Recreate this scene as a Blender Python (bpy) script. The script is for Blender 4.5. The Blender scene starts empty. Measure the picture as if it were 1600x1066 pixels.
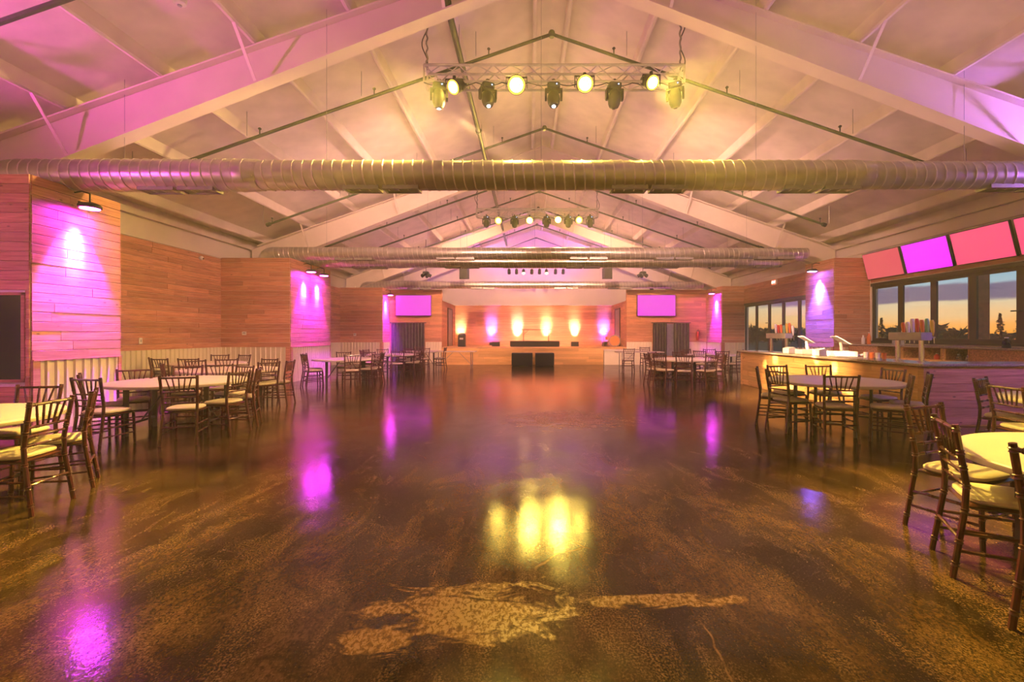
import bpy, math, random
from mathutils import Vector, Matrix, Euler
R = random.Random(7)
sc = bpy.context.scene
COL = sc.collection

# ------------------------------------------------------------------ camera, sky, exposure
F = 720.0                      # focal length in pixels of the 1600 px wide frame
cam_d = bpy.data.cameras.new('camera'); cam = bpy.data.objects.new('camera', cam_d); COL.objects.link(cam)
cam.location = (0, 0, 1.45); cam.rotation_euler = (math.pi/2, 0, 0)
cam_d.sensor_width = 36; cam_d.lens = F/1600*36
cam_d.shift_x = -0.01625; cam_d.shift_y = -0.00625
cam_d.clip_start = 0.05; cam_d.clip_end = 400
sc.camera = cam
sc.view_settings.view_transform = 'Standard'; sc.view_settings.look = 'None'
sc.view_settings.gamma = 1.0; sc.view_settings.use_curve_mapping = False
sc.view_settings.exposure = 0.80
HAZE = 0.007
cy = sc.cycles; cy.max_bounces = 6; cy.diffuse_bounces = 3; cy.glossy_bounces = 3; cy.transparent_max_bounces = 8; cy.volume_bounces = 0; cy.use_light_tree = False
cy.use_adaptive_sampling = True; cy.adaptive_threshold = .05; cy.sample_clamp_indirect = 6.
E_WASH, E_TRUSS, E_STAGE, E_ROOF_FILL, E_SKY = 2.2, 1.0, 2.6, .52, .9

def sky():
    w = bpy.data.worlds.new('dusk_sky'); sc.world = w; w.use_nodes = True
    nt = w.node_tree; nt.nodes.clear(); N = nt.nodes.new; L = nt.links.new
    tc = N('ShaderNodeTexCoord'); sp = N('ShaderNodeSeparateXYZ'); L(tc.outputs['Generated'], sp.inputs[0])
    mp = N('ShaderNodeMapping'); mp.inputs['Scale'].default_value = (5, 5, 26); L(tc.outputs['Generated'], mp.inputs[0])
    nz = N('ShaderNodeTexNoise'); nz.inputs['Scale'].default_value = 1.6; nz.inputs['Detail'].default_value = 5; L(mp.outputs[0], nz.inputs['Vector'])
    ma = N('ShaderNodeMath'); ma.operation = 'MULTIPLY_ADD'; L(nz.outputs[0], ma.inputs[0]); ma.inputs[1].default_value = 0.03; L(sp.outputs[2], ma.inputs[2])
    sb = N('ShaderNodeMath'); sb.operation = 'SUBTRACT'; L(ma.outputs[0], sb.inputs[0]); sb.inputs[1].default_value = 0.015
    mr = N('ShaderNodeMapRange'); L(sb.outputs[0], mr.inputs[0]); mr.inputs[1].default_value = -0.01; mr.inputs[2].default_value = 0.16
    cr = N('ShaderNodeValToRGB'); L(mr.outputs[0], cr.inputs[0])
    e = cr.color_ramp.elements
    pts = [(0.0, (.50, .13, .05)), (.06, (1., .36, .04)), (.14, (.95, .40, .10)), (.22, (.85, .50, .22)), (.36, (.70, .54, .34)),
           (.40, (.19, .14, .21)), (.52, (.17, .14, .22)), (.55, (.34, .46, .52)), (.75, (.22, .40, .50)), (1.0, (.10, .20, .36))]
    e[0].position, e[1].position = 0., 1.
    e[0].color = (*pts[0][1], 1); e[1].color = (*pts[-1][1], 1)
    for (p, c) in pts[1:-1]: e.new(p).color = (*c, 1)
    bg = N('ShaderNodeBackground'); L(cr.outputs[0], bg.inputs[0]); bg.inputs[1].default_value = 0.9*E_SKY
    o = N('ShaderNodeOutputWorld'); L(bg.outputs[0], o.inputs[0])
sky()

ROOF_FILL_TINT = (1., .48, .54)
for y_, e_ in ((-2., 130), (5.5, 130), (12., 150), (19., 150), (26., 110)):     # added fill lights with no fixture, evenly brightening the white roof
    d_ = bpy.data.lights.new('roof_fill', 'AREA'); d_.shape = 'RECTANGLE'; d_.size = 14.; d_.size_y = 6.; d_.energy = e_*E_ROOF_FILL; d_.color = ROOF_FILL_TINT
    o_ = bpy.data.objects.new('roof_fill', d_); COL.objects.link(o_); o_.location = (.45, y_, 4.3); o_.rotation_euler = (math.pi, 0, 0)

# ------------------------------------------------------------------ room measures (metres; x right, y away from the camera, z up)
XL, XR, XC = -9.3, 10.3, 0.45
PL, PR = -7.21, 9.24           # faces of the wood clad piers
ZE, ZR = 4.5, 7.9              # eave and ridge
Y0, Y1 = -6.0, 28.8
ZW, ZT = 1.07, 3.77            # top of ribbed wainscot, top of planking
YT = 23.9                      # screen walls beside the stage
def roof_z(x): return ZR-(ZR-ZE)*((XC-x)/(XC-XL) if x < XC else (x-XC)/(XR-XC))

# ------------------------------------------------------------------ materials
MATS = {}
def nodes(name):
    m = bpy.data.materials.new(name); m.use_nodes = True
    nt = m.node_tree; b = nt.nodes['Principled BSDF']
    MATS[name] = m
    return m, nt, b, nt.nodes.new, nt.links.new
def plain(name, c, rough=.5, metal=0., noise=.12, scale=8., bump=0., coat=0., spec=.5):
    m, nt, b, N, L = nodes(name)
    tc = N('ShaderNodeTexCoord'); nz = N('ShaderNodeTexNoise'); nz.inputs['Scale'].default_value = scale; nz.inputs['Detail'].default_value = 4
    L(tc.outputs['Object'], nz.inputs['Vector'])
    cr = N('ShaderNodeValToRGB'); L(nz.outputs[0], cr.inputs[0])
    cr.color_ramp.elements[0].position = .3; cr.color_ramp.elements[1].position = .7
    cr.color_ramp.elements[0].color = (*[max(0, v*(1-noise)) for v in c], 1)
    cr.color_ramp.elements[1].color = (*[min(1, v*(1+noise)) for v in c], 1)
    L(cr.outputs[0], b.inputs['Base Color'])
    b.inputs['Roughness'].default_value = rough; b.inputs['Metallic'].default_value = metal
    b.inputs['Coat Weight'].default_value = coat; b.inputs['Coat Roughness'].default_value = .15
    b.inputs['Specular IOR Level'].default_value = spec
    if bump:
        bp = N('ShaderNodeBump'); bp.inputs['Strength'].default_value = bump; bp.inputs['Distance'].default_value = .02
        L(nz.outputs[0], bp.inputs['Height']); L(bp.outputs[0], b.inputs['Normal'])
    return m
def glow(name, c, s):
    m, nt, b, N, L = nodes(name)
    b.inputs['Base Color'].default_value = (.05, .05, .05, 1)
    b.inputs['Emission Color'].default_value = (*c, 1); b.inputs['Emission Strength'].default_value = s
    b.inputs['Roughness'].default_value = .3
    return m
def wood(name, c0, c1, knots=True, rows=False, rough=.55):
    """horizontal boards; tone varies board by board"""
    m, nt, b, N, L = nodes(name)
    g = N('ShaderNodeNewGeometry'); oi = N('ShaderNodeObjectInfo')
    off = N('ShaderNodeVectorMath'); off.operation = 'ADD'; L(g.outputs['Position'], off.inputs[0])
    sc_ = N('ShaderNodeMath'); sc_.operation = 'MULTIPLY'; L(oi.outputs['Random'], sc_.inputs[0]); sc_.inputs[1].default_value = 37.
    cx = N('ShaderNodeCombineXYZ'); L(sc_.outputs[0], cx.inputs[0]); L(sc_.outputs[0], cx.inputs[1]); L(cx.outputs[0], off.inputs[1])
    mp = N('ShaderNodeMapping'); mp.inputs['Scale'].default_value = (1.3, 1.3, 26); L(off.outputs[0], mp.inputs[0])
    nz = N('ShaderNodeTexNoise'); nz.inputs['Scale'].default_value = 1.5; nz.inputs['Detail'].default_value = 5; nz.inputs['Distortion'].default_value = .6; L(mp.outputs[0], nz.inputs['Vector'])
    if rows:   # boards too far away to tell apart: one tone for each 14 cm course
        sp = N('ShaderNodeSeparateXYZ'); L(g.outputs['Position'], sp.inputs[0])
        dv = N('ShaderNodeMath'); dv.operation = 'DIVIDE'; L(sp.outputs[2], dv.inputs[0]); dv.inputs[1].default_value = .14
        fl = N('ShaderNodeMath'); fl.operation = 'FLOOR'; L(dv.outputs[0], fl.inputs[0])
        xs = N('ShaderNodeMath'); xs.operation = 'ADD'; L(sp.outputs[0], xs.inputs[0]); L(sp.outputs[1], xs.inputs[1])
        wn0 = N('ShaderNodeTexWhiteNoise'); wn0.noise_dimensions = '1D'; L(fl.outputs[0], wn0.inputs['W'])
        x2 = N('ShaderNodeMath'); x2.operation = 'MULTIPLY_ADD'; L(wn0.outputs[0], x2.inputs[0]); x2.inputs[1].default_value = 9.; L(xs.outputs[0], x2.inputs[2])
        x3 = N('ShaderNodeMath'); x3.operation = 'DIVIDE'; L(x2.outputs[0], x3.inputs[0]); x3.inputs[1].default_value = 2.1
        x4 = N('ShaderNodeMath'); x4.operation = 'FLOOR'; L(x3.outputs[0], x4.inputs[0])
        cv = N('ShaderNodeCombineXYZ'); L(fl.outputs[0], cv.inputs[0]); L(x4.outputs[0], cv.inputs[1])
        wn = N('ShaderNodeTexWhiteNoise'); wn.noise_dimensions = '2D'; L(cv.outputs[0], wn.inputs['Vector']); rnd = wn.outputs[0]
        fr = N('ShaderNodeMath'); fr.operation = 'FRACT'; L(dv.outputs[0], fr.inputs[0])
        gp = N('ShaderNodeMath'); gp.operation = 'GREATER_THAN'; L(fr.outputs[0], gp.inputs[0]); gp.inputs[1].default_value = .06
        bp = N('ShaderNodeBump'); bp.inputs['Distance'].default_value = .01; L(gp.outputs[0], bp.inputs['Height']); L(bp.outputs[0], b.inputs['Normal'])
    else:
        rnd = oi.outputs['Random']
    cr = N('ShaderNodeValToRGB'); L(nz.outputs[0], cr.inputs[0])
    cr.color_ramp.elements[0].position = .3; cr.color_ramp.elements[1].position = .72
    cr.color_ramp.elements[0].color = (*c0, 1); cr.color_ramp.elements[1].color = (*c1, 1)
    mr = N('ShaderNodeMapRange'); L(rnd, mr.inputs[0]); mr.inputs[3].default_value = .74; mr.inputs[4].default_value = 1.12
    mul = N('ShaderNodeVectorMath'); mul.operation = 'SCALE'; L(cr.outputs[0], mul.inputs[0]); L(mr.outputs[0], mul.inputs['Scale'])
    col = mul.outputs[0]
    if knots:
        mk = N('ShaderNodeMapping'); mk.inputs['Scale'].default_value = (1, 1, 2.2); L(off.outputs[0], mk.inputs[0])
        vo = N('ShaderNodeTexVoronoi'); vo.inputs['Scale'].default_value = 2.9; L(mk.outputs[0], vo.inputs['Vector'])
        k = N('ShaderNodeMapRange'); L(vo.outputs['Distance'], k.inputs[0]); k.inputs[1].default_value = .045; k.inputs[2].default_value = .1; k.inputs[3].default_value = .8; k.inputs[4].default_value = 0.
        mx = N('ShaderNodeMix'); mx.data_type = 'RGBA'; L(k.outputs[0], mx.inputs[0]); L(col, mx.inputs[6]); mx.inputs[7].default_value = (.10, .035, .015, 1)
        col = mx.outputs[2]
    L(col, b.inputs['Base Color']); b.inputs['Roughness'].default_value = rough
    return m
wood('cedar', (.46, .18, .105), (.74, .36, .23))
wood('cedar_far', (.50, .21, .10), (.74, .37, .20), knots=False, rows=True)
wood('bar_pine', (.60, .30, .09), (.80, .47, .18))
wood('stage_pine', (.62, .33, .10), (.80, .48, .19), knots=False)
plain('foam', (.74, .65, .58), rough=.85, noise=.10, scale=2.2, bump=.5)
plain('painted_steel', (.80, .70, .60), rough=.55, noise=.05, scale=2)
plain('wall_liner', (.80, .72, .63), rough=.7, noise=.05, scale=1.2)
plain('cream_metal', (.80, .70, .50), rough=.35, noise=.04, scale=2, spec=.6)
plain('galvanized', (.62, .60, .56), rough=.30, metal=.85, noise=.16, scale=5)
plain('seam_metal', (.80, .76, .70), rough=.35, metal=.6, noise=.1)
plain('pipe_paint', (.055, .075, .045), rough=.45, noise=.2)
plain('truss_metal', (.60, .58, .53), rough=.35, metal=.7)
plain('black_case', (.022, .026, .026), rough=.45, noise=.2)
plain('black_glass', (.012, .01, .014), rough=.08, noise=.1)
plain('chair_wood', (.090, .019, .009), rough=.28, noise=.35, scale=14, coat=.6)
plain('cushion', (.74, .64, .46), rough=.75, noise=.06, scale=20, bump=.1)
plain('laminate', (.80, .70, .55), rough=.38, noise=.04, scale=4)
plain('leg_metal', (.11, .09, .08), rough=.4, metal=.3)
plain('frame_bronze', (.025, .022, .022), rough=.4, noise=.2)
plain('chrome', (.75, .73, .72), rough=.14, metal=1., noise=.05)
plain('stone_top', (.34, .27, .23), rough=.16, noise=.5, scale=60)
plain('white_plastic', (.82, .79, .72), rough=.4, noise=.03)
plain('grey_plastic', (.40, .40, .40), rough=.4, noise=.1)
plain('curtain', (.075, .065, .055), rough=.9, noise=.25, scale=6)
plain('carpet_black', (.03, .028, .027), rough=.95, noise=.3, scale=40, bump=.3)
plain('osb', (.55, .28, .15), rough=.7, noise=.35, scale=26)
plain('dark_void', (.02, .014, .02), rough=.6)
plain('dusk_grass', (.05, .055, .03), rough=.95, noise=.3, scale=1)
plain('leaf', (.035, .05, .022), rough=.8, noise=.3)
plain('bark', (.07, .04, .025), rough=.9, noise=.3)
plain('patio_post', (.36, .12, .06), rough=.7, noise=.2)
plain('red_paint', (.55, .04, .03), rough=.35)
plain('orange_lit_skin', (.75, .30, .10), rough=.4)  # orange light reflected in the drum heads, put into the colour
plain('steel_grey', (.32, .31, .30), rough=.4, metal=.5)
for n_, c_ in (('handle_orange', (.80, .20, .05)), ('handle_yellow', (.80, .62, .10)), ('handle_green', (.25, .55, .35)), ('handle_white', (.85, .82, .78)), ('handle_red', (.6, .06, .05))):
    plain(n_, c_, rough=.3, noise=.05)
glow('par_lens', (1., .62, .10), 95)
glow('par_lens_far', (1., .62, .10), 150)
glow('par_lens_dim', (1., .62, .10), 8)
glow('par_halo', (1., .55, .03), 3.)  # yellow halo round the lens, put in as a glowing ring
glow('white_led', (.75, .85, 1.), 10)
glow('blue_dot', (.3, .45, 1.), 6)
glow('magenta_led', (.9, .03, 1.), 150)
glow('violet_led', (.25, .10, 1.), 110)
glow('exit_face', (.9, .10, .05), 1.6)
glow('exit_letter', (1., .75, .6), 3.)
glow('screen_magenta', (.90, .006, .90), .85)
glow('screen_far', (.90, .05, .75), .62)
glow('screen_pink', (.85, .055, .15), .85)  # pink reflections on the screens, put in as emission
glow('screen_rose', (.70, .07, .11), .65)  # salmon reflection on the leftmost screen, also put in as emission
glow('amber_led', (1., .6, .15), 30)
def glass_mat():
    m, nt, b, N, L = nodes('window_glass')
    nt.nodes.remove(b)
    tr = N('ShaderNodeBsdfTransparent'); tr.inputs[0].default_value = (.93, .95, .95, 1)
    gl = N('ShaderNodeBsdfGlossy'); gl.inputs['Roughness'].default_value = .02
    g = N('ShaderNodeNewGeometry'); dt = N('ShaderNodeVectorMath'); dt.operation = 'DOT_PRODUCT'; L(g.outputs['Incoming'], dt.inputs[0]); L(g.outputs['Normal'], dt.inputs[1])
    def mth(op, a, b_=0.):
        n = N('ShaderNodeMath'); n.operation = op
        for k, v in enumerate((a, b_)):
            if isinstance(v, (int, float)): n.inputs[k].default_value = v
            else: L(v, n.inputs[k])
        return n.outputs[0]
    c5 = mth('POWER', mth('SUBTRACT', 1., mth('ABSOLUTE', dt.outputs['Value'])), 5.)
    ad = mth('ADD', mth('MULTIPLY', c5, .9), .05)      # reflectance of clear glass, the same from both sides
    mx = N('ShaderNodeMixShader'); L(ad, mx.inputs[0]); L(tr.outputs[0], mx.inputs[1]); L(gl.outputs[0], mx.inputs[2])
    L(mx.outputs[0], nt.nodes['Material Output'].inputs[0])
glass_mat()
def floor_mat():
    m, nt, b, N, L = nodes('stained_concrete')
    g = N('ShaderNodeNewGeometry')
    def noise(scale, detail=6, dist=0., sx=1., sy=1., rough=.6):
        mp = N('ShaderNodeMapping'); mp.inputs['Scale'].default_value = (sx, sy, 1); L(g.outputs['Position'], mp.inputs[0])
        n = N('ShaderNodeTexNoise'); n.inputs['Scale'].default_value = scale; n.inputs['Detail'].default_value = detail
        n.inputs['Roughness'].default_value = rough; n.inputs['Distortion'].default_value = dist; L(mp.outputs[0], n.inputs['Vector']); return n.outputs[0]
    def ramp(v, a, b_, c, d):
        r = N('ShaderNodeMapRange'); L(v, r.inputs[0]); r.inputs[1].default_value = a; r.inputs[2].default_value = b_; r.inputs[3].default_value = c; r.inputs[4].default_value = d; return r.outputs[0]
    def math_(op, a, b_):
        n = N('ShaderNodeMath'); n.operation = op
        for k, v in enumerate((a, b_)):
            if isinstance(v, (int, float)): n.inputs[k].default_value = v
            else: L(v, n.inputs[k])
        return n.outputs[0]
    def mix(f, a, b_):
        x = N('ShaderNodeMix'); x.data_type = 'RGBA'
        L(f, x.inputs[0])
        for k, v in ((6, a), (7, b_)):
            if isinstance(v, tuple): x.inputs[k].default_value = (*v, 1)
            else: L(v, x.inputs[k])
        return x.outputs[2]
    big = noise(.55, 3, .4); streak = noise(1.1, 5, .5, 1.6, .55); med = noise(2.3, 6, 1.0, 1.5, .6, .68); cloud = noise(1.4, 5, 1.5)
    speck = noise(34, 3, .3, 1.4, .7, .7); grit = noise(95, 2, 0., 1., .8, .7)
    col = mix(ramp(big, .38, .66, 0, 1), (.020, .012, .006), (.062, .034, .014))
    col = mix(math_('MULTIPLY', ramp(streak, .42, .70, 0, 1), ramp(speck, .40, .62, .15, 1)), col, (.20, .105, .040))
    col = mix(math_('MULTIPLY', ramp(med, .46, .66, .05, .85), ramp(grit, .44, .62, .0, 1)), col, (.34, .20, .080))
    col = mix(math_('MULTIPLY', ramp(cloud, .52, .68, 0, .75), ramp(speck, .30, .55, .6, 1)), col, (.014, .008, .004))
    col = mix(ramp(grit, .60, .72, 0, .35), col, (.36, .22, .10))
    # long cracks
    wv = N('ShaderNodeVectorMath'); wv.operation = 'SCALE'; wv.inputs['Scale'].default_value = .45
    nv = N('ShaderNodeTexNoise'); nv.inputs['Scale'].default_value = 1.3; nv.inputs['Detail'].default_value = 4; L(g.outputs['Position'], nv.inputs['Vector'])
    L(nv.outputs['Color'], wv.inputs[0]); av = N('ShaderNodeVectorMath'); L(g.outputs['Position'], av.inputs[0]); L(wv.outputs[0], av.inputs[1])
    vo = N('ShaderNodeTexVoronoi'); vo.feature = 'DISTANCE_TO_EDGE'; vo.inputs['Scale'].default_value = .22; L(av.outputs[0], vo.inputs['Vector'])
    crack = math_('MULTIPLY', ramp(vo.outputs['Distance'], .0004, .0020, .7, 0), math_('MULTIPLY', ramp(noise(.5, 2), .49, .58, 0, 1), ramp(noise(7, 4), .42, .56, .15, 1)))
    col = mix(crack, col, (.36, .20, .08))
    # worn patches where the stain has come off
    patch = None
    for (px, py, sx, sy, sx2) in ((-.30, 2.42, .85, .36, 0), (.70, 2.52, .8, .10, 0), (.7, 7.9, 1.5, 1.3, 0), (-.75, 2.22, .3, .2, 0)):
        mp = N('ShaderNodeMapping'); mp.vector_type = 'TEXTURE'; mp.inputs['Location'].default_value = (px, py, 0); mp.inputs['Scale'].default_value = (sx, sy, 1); L(g.outputs['Position'], mp.inputs[0])
        ln = N('ShaderNodeVectorMath'); ln.operation = 'LENGTH'; L(mp.outputs[0], ln.inputs[0])
        v = ramp(ln.outputs['Value'], .0, 1.25, 1, 0)
        patch = v if patch is None else math_('MAXIMUM', patch, v)
    edge = math_('ADD', math_('MULTIPLY', patch, .75), math_('MULTIPLY', noise(3.0, 6, 1.6, 1., 1.9, .66), 1.5))
    wear = math_('MULTIPLY', ramp(edge, 1.10, 1.24, 0, .85), ramp(noise(48, 3, .4, 1., .6, .7), .38, .56, .25, 1))
    col = mix(wear, col, (.46, .25, .065))
    L(col, b.inputs['Base Color'])
    rg = math_('ADD', ramp(noise(2.1, 4, .4), .35, .7, .09, .19), math_('MULTIPLY', wear, .22))
    L(rg, b.inputs['Roughness']); b.inputs['Specular IOR Level'].default_value = .38
    bp = N('ShaderNodeBump'); bp.inputs['Strength'].default_value = .13; bp.inputs['Distance'].default_value = .006
    L(noise(40, 2, 0., 1., .7, .7), bp.inputs['Height']); L(bp.outputs[0], b.inputs['Normal'])
floor_mat()

# ------------------------------------------------------------------ mesh helpers
class MB:
    def __init__(s): s.v = []; s.f = []
    def box(s, x0, x1, y0, y1, z0, z1):
        n = len(s.v)
        s.v += [(x0,y0,z0),(x1,y0,z0),(x1,y1,z0),(x0,y1,z0),(x0,y0,z1),(x1,y0,z1),(x1,y1,z1),(x0,y1,z1)]
        s.f += [tuple(n+i for i in q) for q in ((0,3,2,1),(4,5,6,7),(0,1,5,4),(1,2,6,5),(2,3,7,6),(3,0,4,7))]; return s
    def bevel_box(s, x0, x1, y0, y1, z0, z1, b):
        """box with chamfered edges"""
        n = len(s.v)
        for (za, ins) in ((z0, b), (z0+b, 0), (z1-b, 0), (z1, b)):
            a0, a1, c0, c1 = x0+ins, x1-ins, y0+ins, y1-ins
            s.v += [(a0+b,c0,za),(a1-b,c0,za),(a1,c0+b,za),(a1,c1-b,za),(a1-b,c1,za),(a0+b,c1,za),(a0,c1-b,za),(a0,c0+b,za)]
        for k in range(3):
            for i in range(8):
                j = (i+1) % 8; s.f.append((n+k*8+i, n+k*8+j, n+k*8+8+j, n+k*8+8+i))
        s.f.append(tuple(n+7-i for i in range(8))); s.f.append(tuple(n+24+i for i in range(8))); return s
    def frame(s, axis):
        a = Vector(axis).normalized(); u = a.orthogonal().normalized(); return u, a.cross(u)
    def rings(s, pts, rad, n=8, cap=True):
        """tube along a list of points with a radius for each"""
        P = [Vector(p) for p in pts]; base = len(s.v); u = None
        for i, p in enumerate(P):
            a = (P[min(i+1, len(P)-1)]-P[max(i-1, 0)])
            a = a.normalized() if a.length > 1e-9 else Vector((0,0,1))
            if u is None: u = a.orthogonal().normalized()
            else:
                u = u-a*u.dot(a); u = u.normalized() if u.length > 1e-6 else a.orthogonal().normalized()
            w = a.cross(u); r = rad[i] if isinstance(rad, (list, tuple)) else rad
            for k in range(n):
                t = 2*math.pi*k/n; q = p+u*(r*math.cos(t))+w*(r*math.sin(t)); s.v.append(tuple(q))
        for i in range(len(P)-1):
            for k in range(n):
                j = (k+1) % n; s.f.append((base+i*n+k, base+i*n+j, base+(i+1)*n+j, base+(i+1)*n+k))
        if cap:
            s.f.append(tuple(base+n-1-k for k in range(n))); s.f.append(tuple(base+(len(P)-1)*n+k for k in range(n)))
        return s
    def tube(s, a, b, r, n=8, r1=None): return s.rings([a, b], [r, r if r1 is None else r1], n)
    def lathe(s, prof, n=24, c=(0,0,0), M=None):
        """profile of (radius, height) turned about z, then moved by M / c"""
        base = len(s.v)
        for (r, z) in prof:
            for k in range(n):
                t = 2*math.pi*k/n; p = Vector((r*math.cos(t), r*math.sin(t), z))
                if M: p = M @ p
                s.v.append((p.x+c[0], p.y+c[1], p.z+c[2]))
        for i in range(len(prof)-1):
            for k in range(n):
                j = (k+1) % n; s.f.append((base+i*n+k, base+i*n+j, base+(i+1)*n+j, base+(i+1)*n+k))
        s.f.append(tuple(base+n-1-k for k in range(n))); s.f.append(tuple(base+(len(prof)-1)*n+k for k in range(n)))
        return s
    def prism(s, poly, axis, a0, a1):
        """polygon extruded along an axis; poly holds the two other coordinates in order"""
        n = len(s.v); k = len(poly)
        for a in (a0, a1):
            for (p, q) in poly: s.v.append({'x': (a,p,q), 'y': (p,a,q), 'z': (p,q,a)}[axis])
        s.f.append(tuple(n+i for i in range(k))[::-1]); s.f.append(tuple(n+k+i for i in range(k)))
        for i in range(k): j = (i+1) % k; s.f.append((n+i, n+j, n+k+j, n+k+i))
        return s
    def obox(s, a, b, w, h):
        """bar of width w and height h from a to b"""
        A, B = Vector(a), Vector(b); d = (B-A).normalized()
        up = Vector((0,0,1)) if abs(d.z) < .95 else Vector((0,1,0))
        u = d.cross(up).normalized()*(w/2); v = u.cross(d).normalized()*(h/2); n = len(s.v)
        for P in (A, B): s.v += [tuple(P-u-v), tuple(P+u-v), tuple(P+u+v), tuple(P-u+v)]
        s.f += [(n,n+1,n+2,n+3),(n+7,n+6,n+5,n+4)]+[(n+i, n+4+i, n+4+(i+1)%4, n+(i+1)%4) for i in range(4)]; return s
    def mesh(s, name, mat, smooth=False):
        m = bpy.data.meshes.new(name); m.from_pydata(s.v, [], s.f); m.update()
        import bmesh
        bm = bmesh.new(); bm.from_mesh(m); bmesh.ops.recalc_face_normals(bm, faces=bm.faces); bm.to_mesh(m); bm.free()
        if mat: m.materials.append(MATS[mat])
        if smooth:
            for p in m.polygons: p.use_smooth = True
            try: m.set_sharp_from_angle(angle=math.radians(40))
            except Exception: pass
        return m
    def build(s, name, mat, parent=None, smooth=False, loc=(0,0,0)): return inst(name, s.mesh(name, mat, smooth), parent, loc)
def inst(name, mesh, parent=None, loc=(0,0,0), rot=(0,0,0), scale=(1,1,1)):
    o = bpy.data.objects.new(name, mesh); COL.objects.link(o); o.parent = parent
    o.location = loc; o.rotation_euler = rot; o.scale = scale; return o
def tag(o, label=None, cat=None, group=None, kind=None):
    if label: o['label'] = label
    if cat: o['category'] = cat
    if group: o['group'] = group
    if kind: o['kind'] = kind
    return o
def thing(name, label, cat, loc=(0,0,0), rz=0., group=None, kind=None):
    o = bpy.data.objects.new(name, None); COL.objects.link(o); o.location = loc; o.rotation_euler = (0,0,rz)
    o.empty_display_size = .1
    return tag(o, label, cat, group, kind)
def copy_tree(o, parent=None):
    c = o.copy(); COL.objects.link(c); c.parent = parent
    for ch in o.children: copy_tree(ch, c)
    return c
def light(kind, name, loc, color, energy, parent=None, target=None, size=.1, angle=60, blend=.5, sx=None, sy=None):
    d = bpy.data.lights.new(name, kind); d.energy = energy; d.color = color
    if kind == 'SPOT': d.spot_size = math.radians(angle); d.spot_blend = blend; d.shadow_soft_size = size
    elif kind == 'POINT': d.shadow_soft_size = size
    elif kind == 'AREA': d.shape = 'RECTANGLE'; d.size = sx or size; d.size_y = sy or size; d.spread = math.radians(angle)
    o = bpy.data.objects.new(name, d); COL.objects.link(o); o.location = loc; o.parent = parent
    if target is not None: o.rotation_euler = (Vector(target)-Vector(loc)).to_track_quat('-Z', 'Y').to_euler()
    return o

# ------------------------------------------------------------------ planking and ribbed metal
def plank_mesh(mat):
    b = MB(); # unit board, x along, y thickness (face at y = -1 .. back at y = 0), z height, with chamfered long edges
    pr = [(0,-.5),(-.8,-.5),(-1,-.46),(-1,.46),(-.8,.5),(0,.5)]
    return b.prism(pr, 'x', -.5, .5).mesh('plank', mat)
PLANK = {m: plank_mesh(m) for m in ('cedar', 'bar_pine', 'stage_pine')}
def planks(parent, p0, direction, length, z0, z1, mat='cedar', row=.14, seed=1, lens=(1.2, 2.9), holes=(), name='plank'):
    """boards on a vertical face. p0: start on the face, direction: 'x+', 'x-', 'y+', 'y-' = the way u runs; the face looks to the right hand side rotated -90"""
    rr = random.Random(seed)
    rot = {'x+': 0, 'y+': math.pi/2, 'x-': math.pi, 'y-': -math.pi/2}[direction]
    du = Vector((math.cos(rot), math.sin(rot), 0)); nrow = max(1, round((z1-z0)/row)); h = (z1-z0)/nrow
    for r in range(nrow):
        za = z0+r*h
        segs = [(0., length)]
        for (ha, hb, hz0, hz1) in holes:
            if za+h > hz0+.02 and za < hz1-.02:
                segs = [t for (a, b) in segs for t in ((a, min(b, ha)), (max(a, hb), b)) if t[1]-t[0] > .04]
        for (a, b) in segs:
            u = a; first = True
            while u < b-.02:
                l = rr.uniform(*lens)*(rr.uniform(.3, 1) if first else 1); first = False
                if b-(u+l) < .5: l = b-u
                t = .020+rr.uniform(-.004, .004)
                c = Vector(p0)+du*(u+l/2)
                inst(name, PLANK[mat], parent, (c.x, c.y, za+h/2), (0,0,rot), (l-.004, t, h-.006))
                u += l
def ribbed(parent, p0, direction, length, z0, z1, mat='cream_metal', pitch=.15, depth=.032, name='ribbed_panel'):
    rot = {'x+': 0, 'y+': math.pi/2, 'x-': math.pi, 'y-': -math.pi/2}[direction]
    pts = [(0, -.004)]; n = max(1, round(length/pitch)); p = length/n
    for k in range(n):
        a = k*p
        pts += [(a+p*.62, -.004), (a+p*.70, -.004-depth), (a+p*.90, -.004-depth), (a+p*.98, -.004)]
    pts.append((length, -.004))
    b = MB()
    for (u, t) in pts: b.v += [(u, t, z0), (u, t, z1)]
    for k in range(len(pts)-1): b.f.append((2*k, 2*k+2, 2*k+3, 2*k+1))
    o = b.build(name, mat, parent); o.location = p0; o.rotation_euler = (0,0,rot); return o

# ------------------------------------------------------------------ the room shell
fl = MB().box(XL-.2, XR+.2, Y0-.2, Y1+.2, -.12, 0).build('floor', 'stained_concrete')
tag(fl, 'dark brown stained glossy concrete dance floor', 'floor', kind='structure')
ceil = MB()
for (xa, xb) in ((XL, XC), (XC, XR)):
    n = len(ceil.v)
    ceil.v += [(xa,Y0,roof_z(xa)),(xb,Y0,roof_z(xb)),(xb,Y1,roof_z(xb)),(xa,Y1,roof_z(xa)),
               (xa,Y0,roof_z(xa)+.15),(xb,Y0,roof_z(xb)+.15),(xb,Y1,roof_z(xb)+.15),(xa,Y1,roof_z(xa)+.15)]
    ceil.f += [(n,n+1,n+2,n+3),(n+7,n+6,n+5,n+4),(n,n+4,n+5,n+1),(n+1,n+5,n+6,n+2),(n+2,n+6,n+7,n+3),(n+3,n+7,n+4,n)]
ceil = ceil.build('ceiling', 'foam')
tag(ceil, 'white sprayed gable ceiling with long purlins', 'ceiling', kind='structure')
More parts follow.
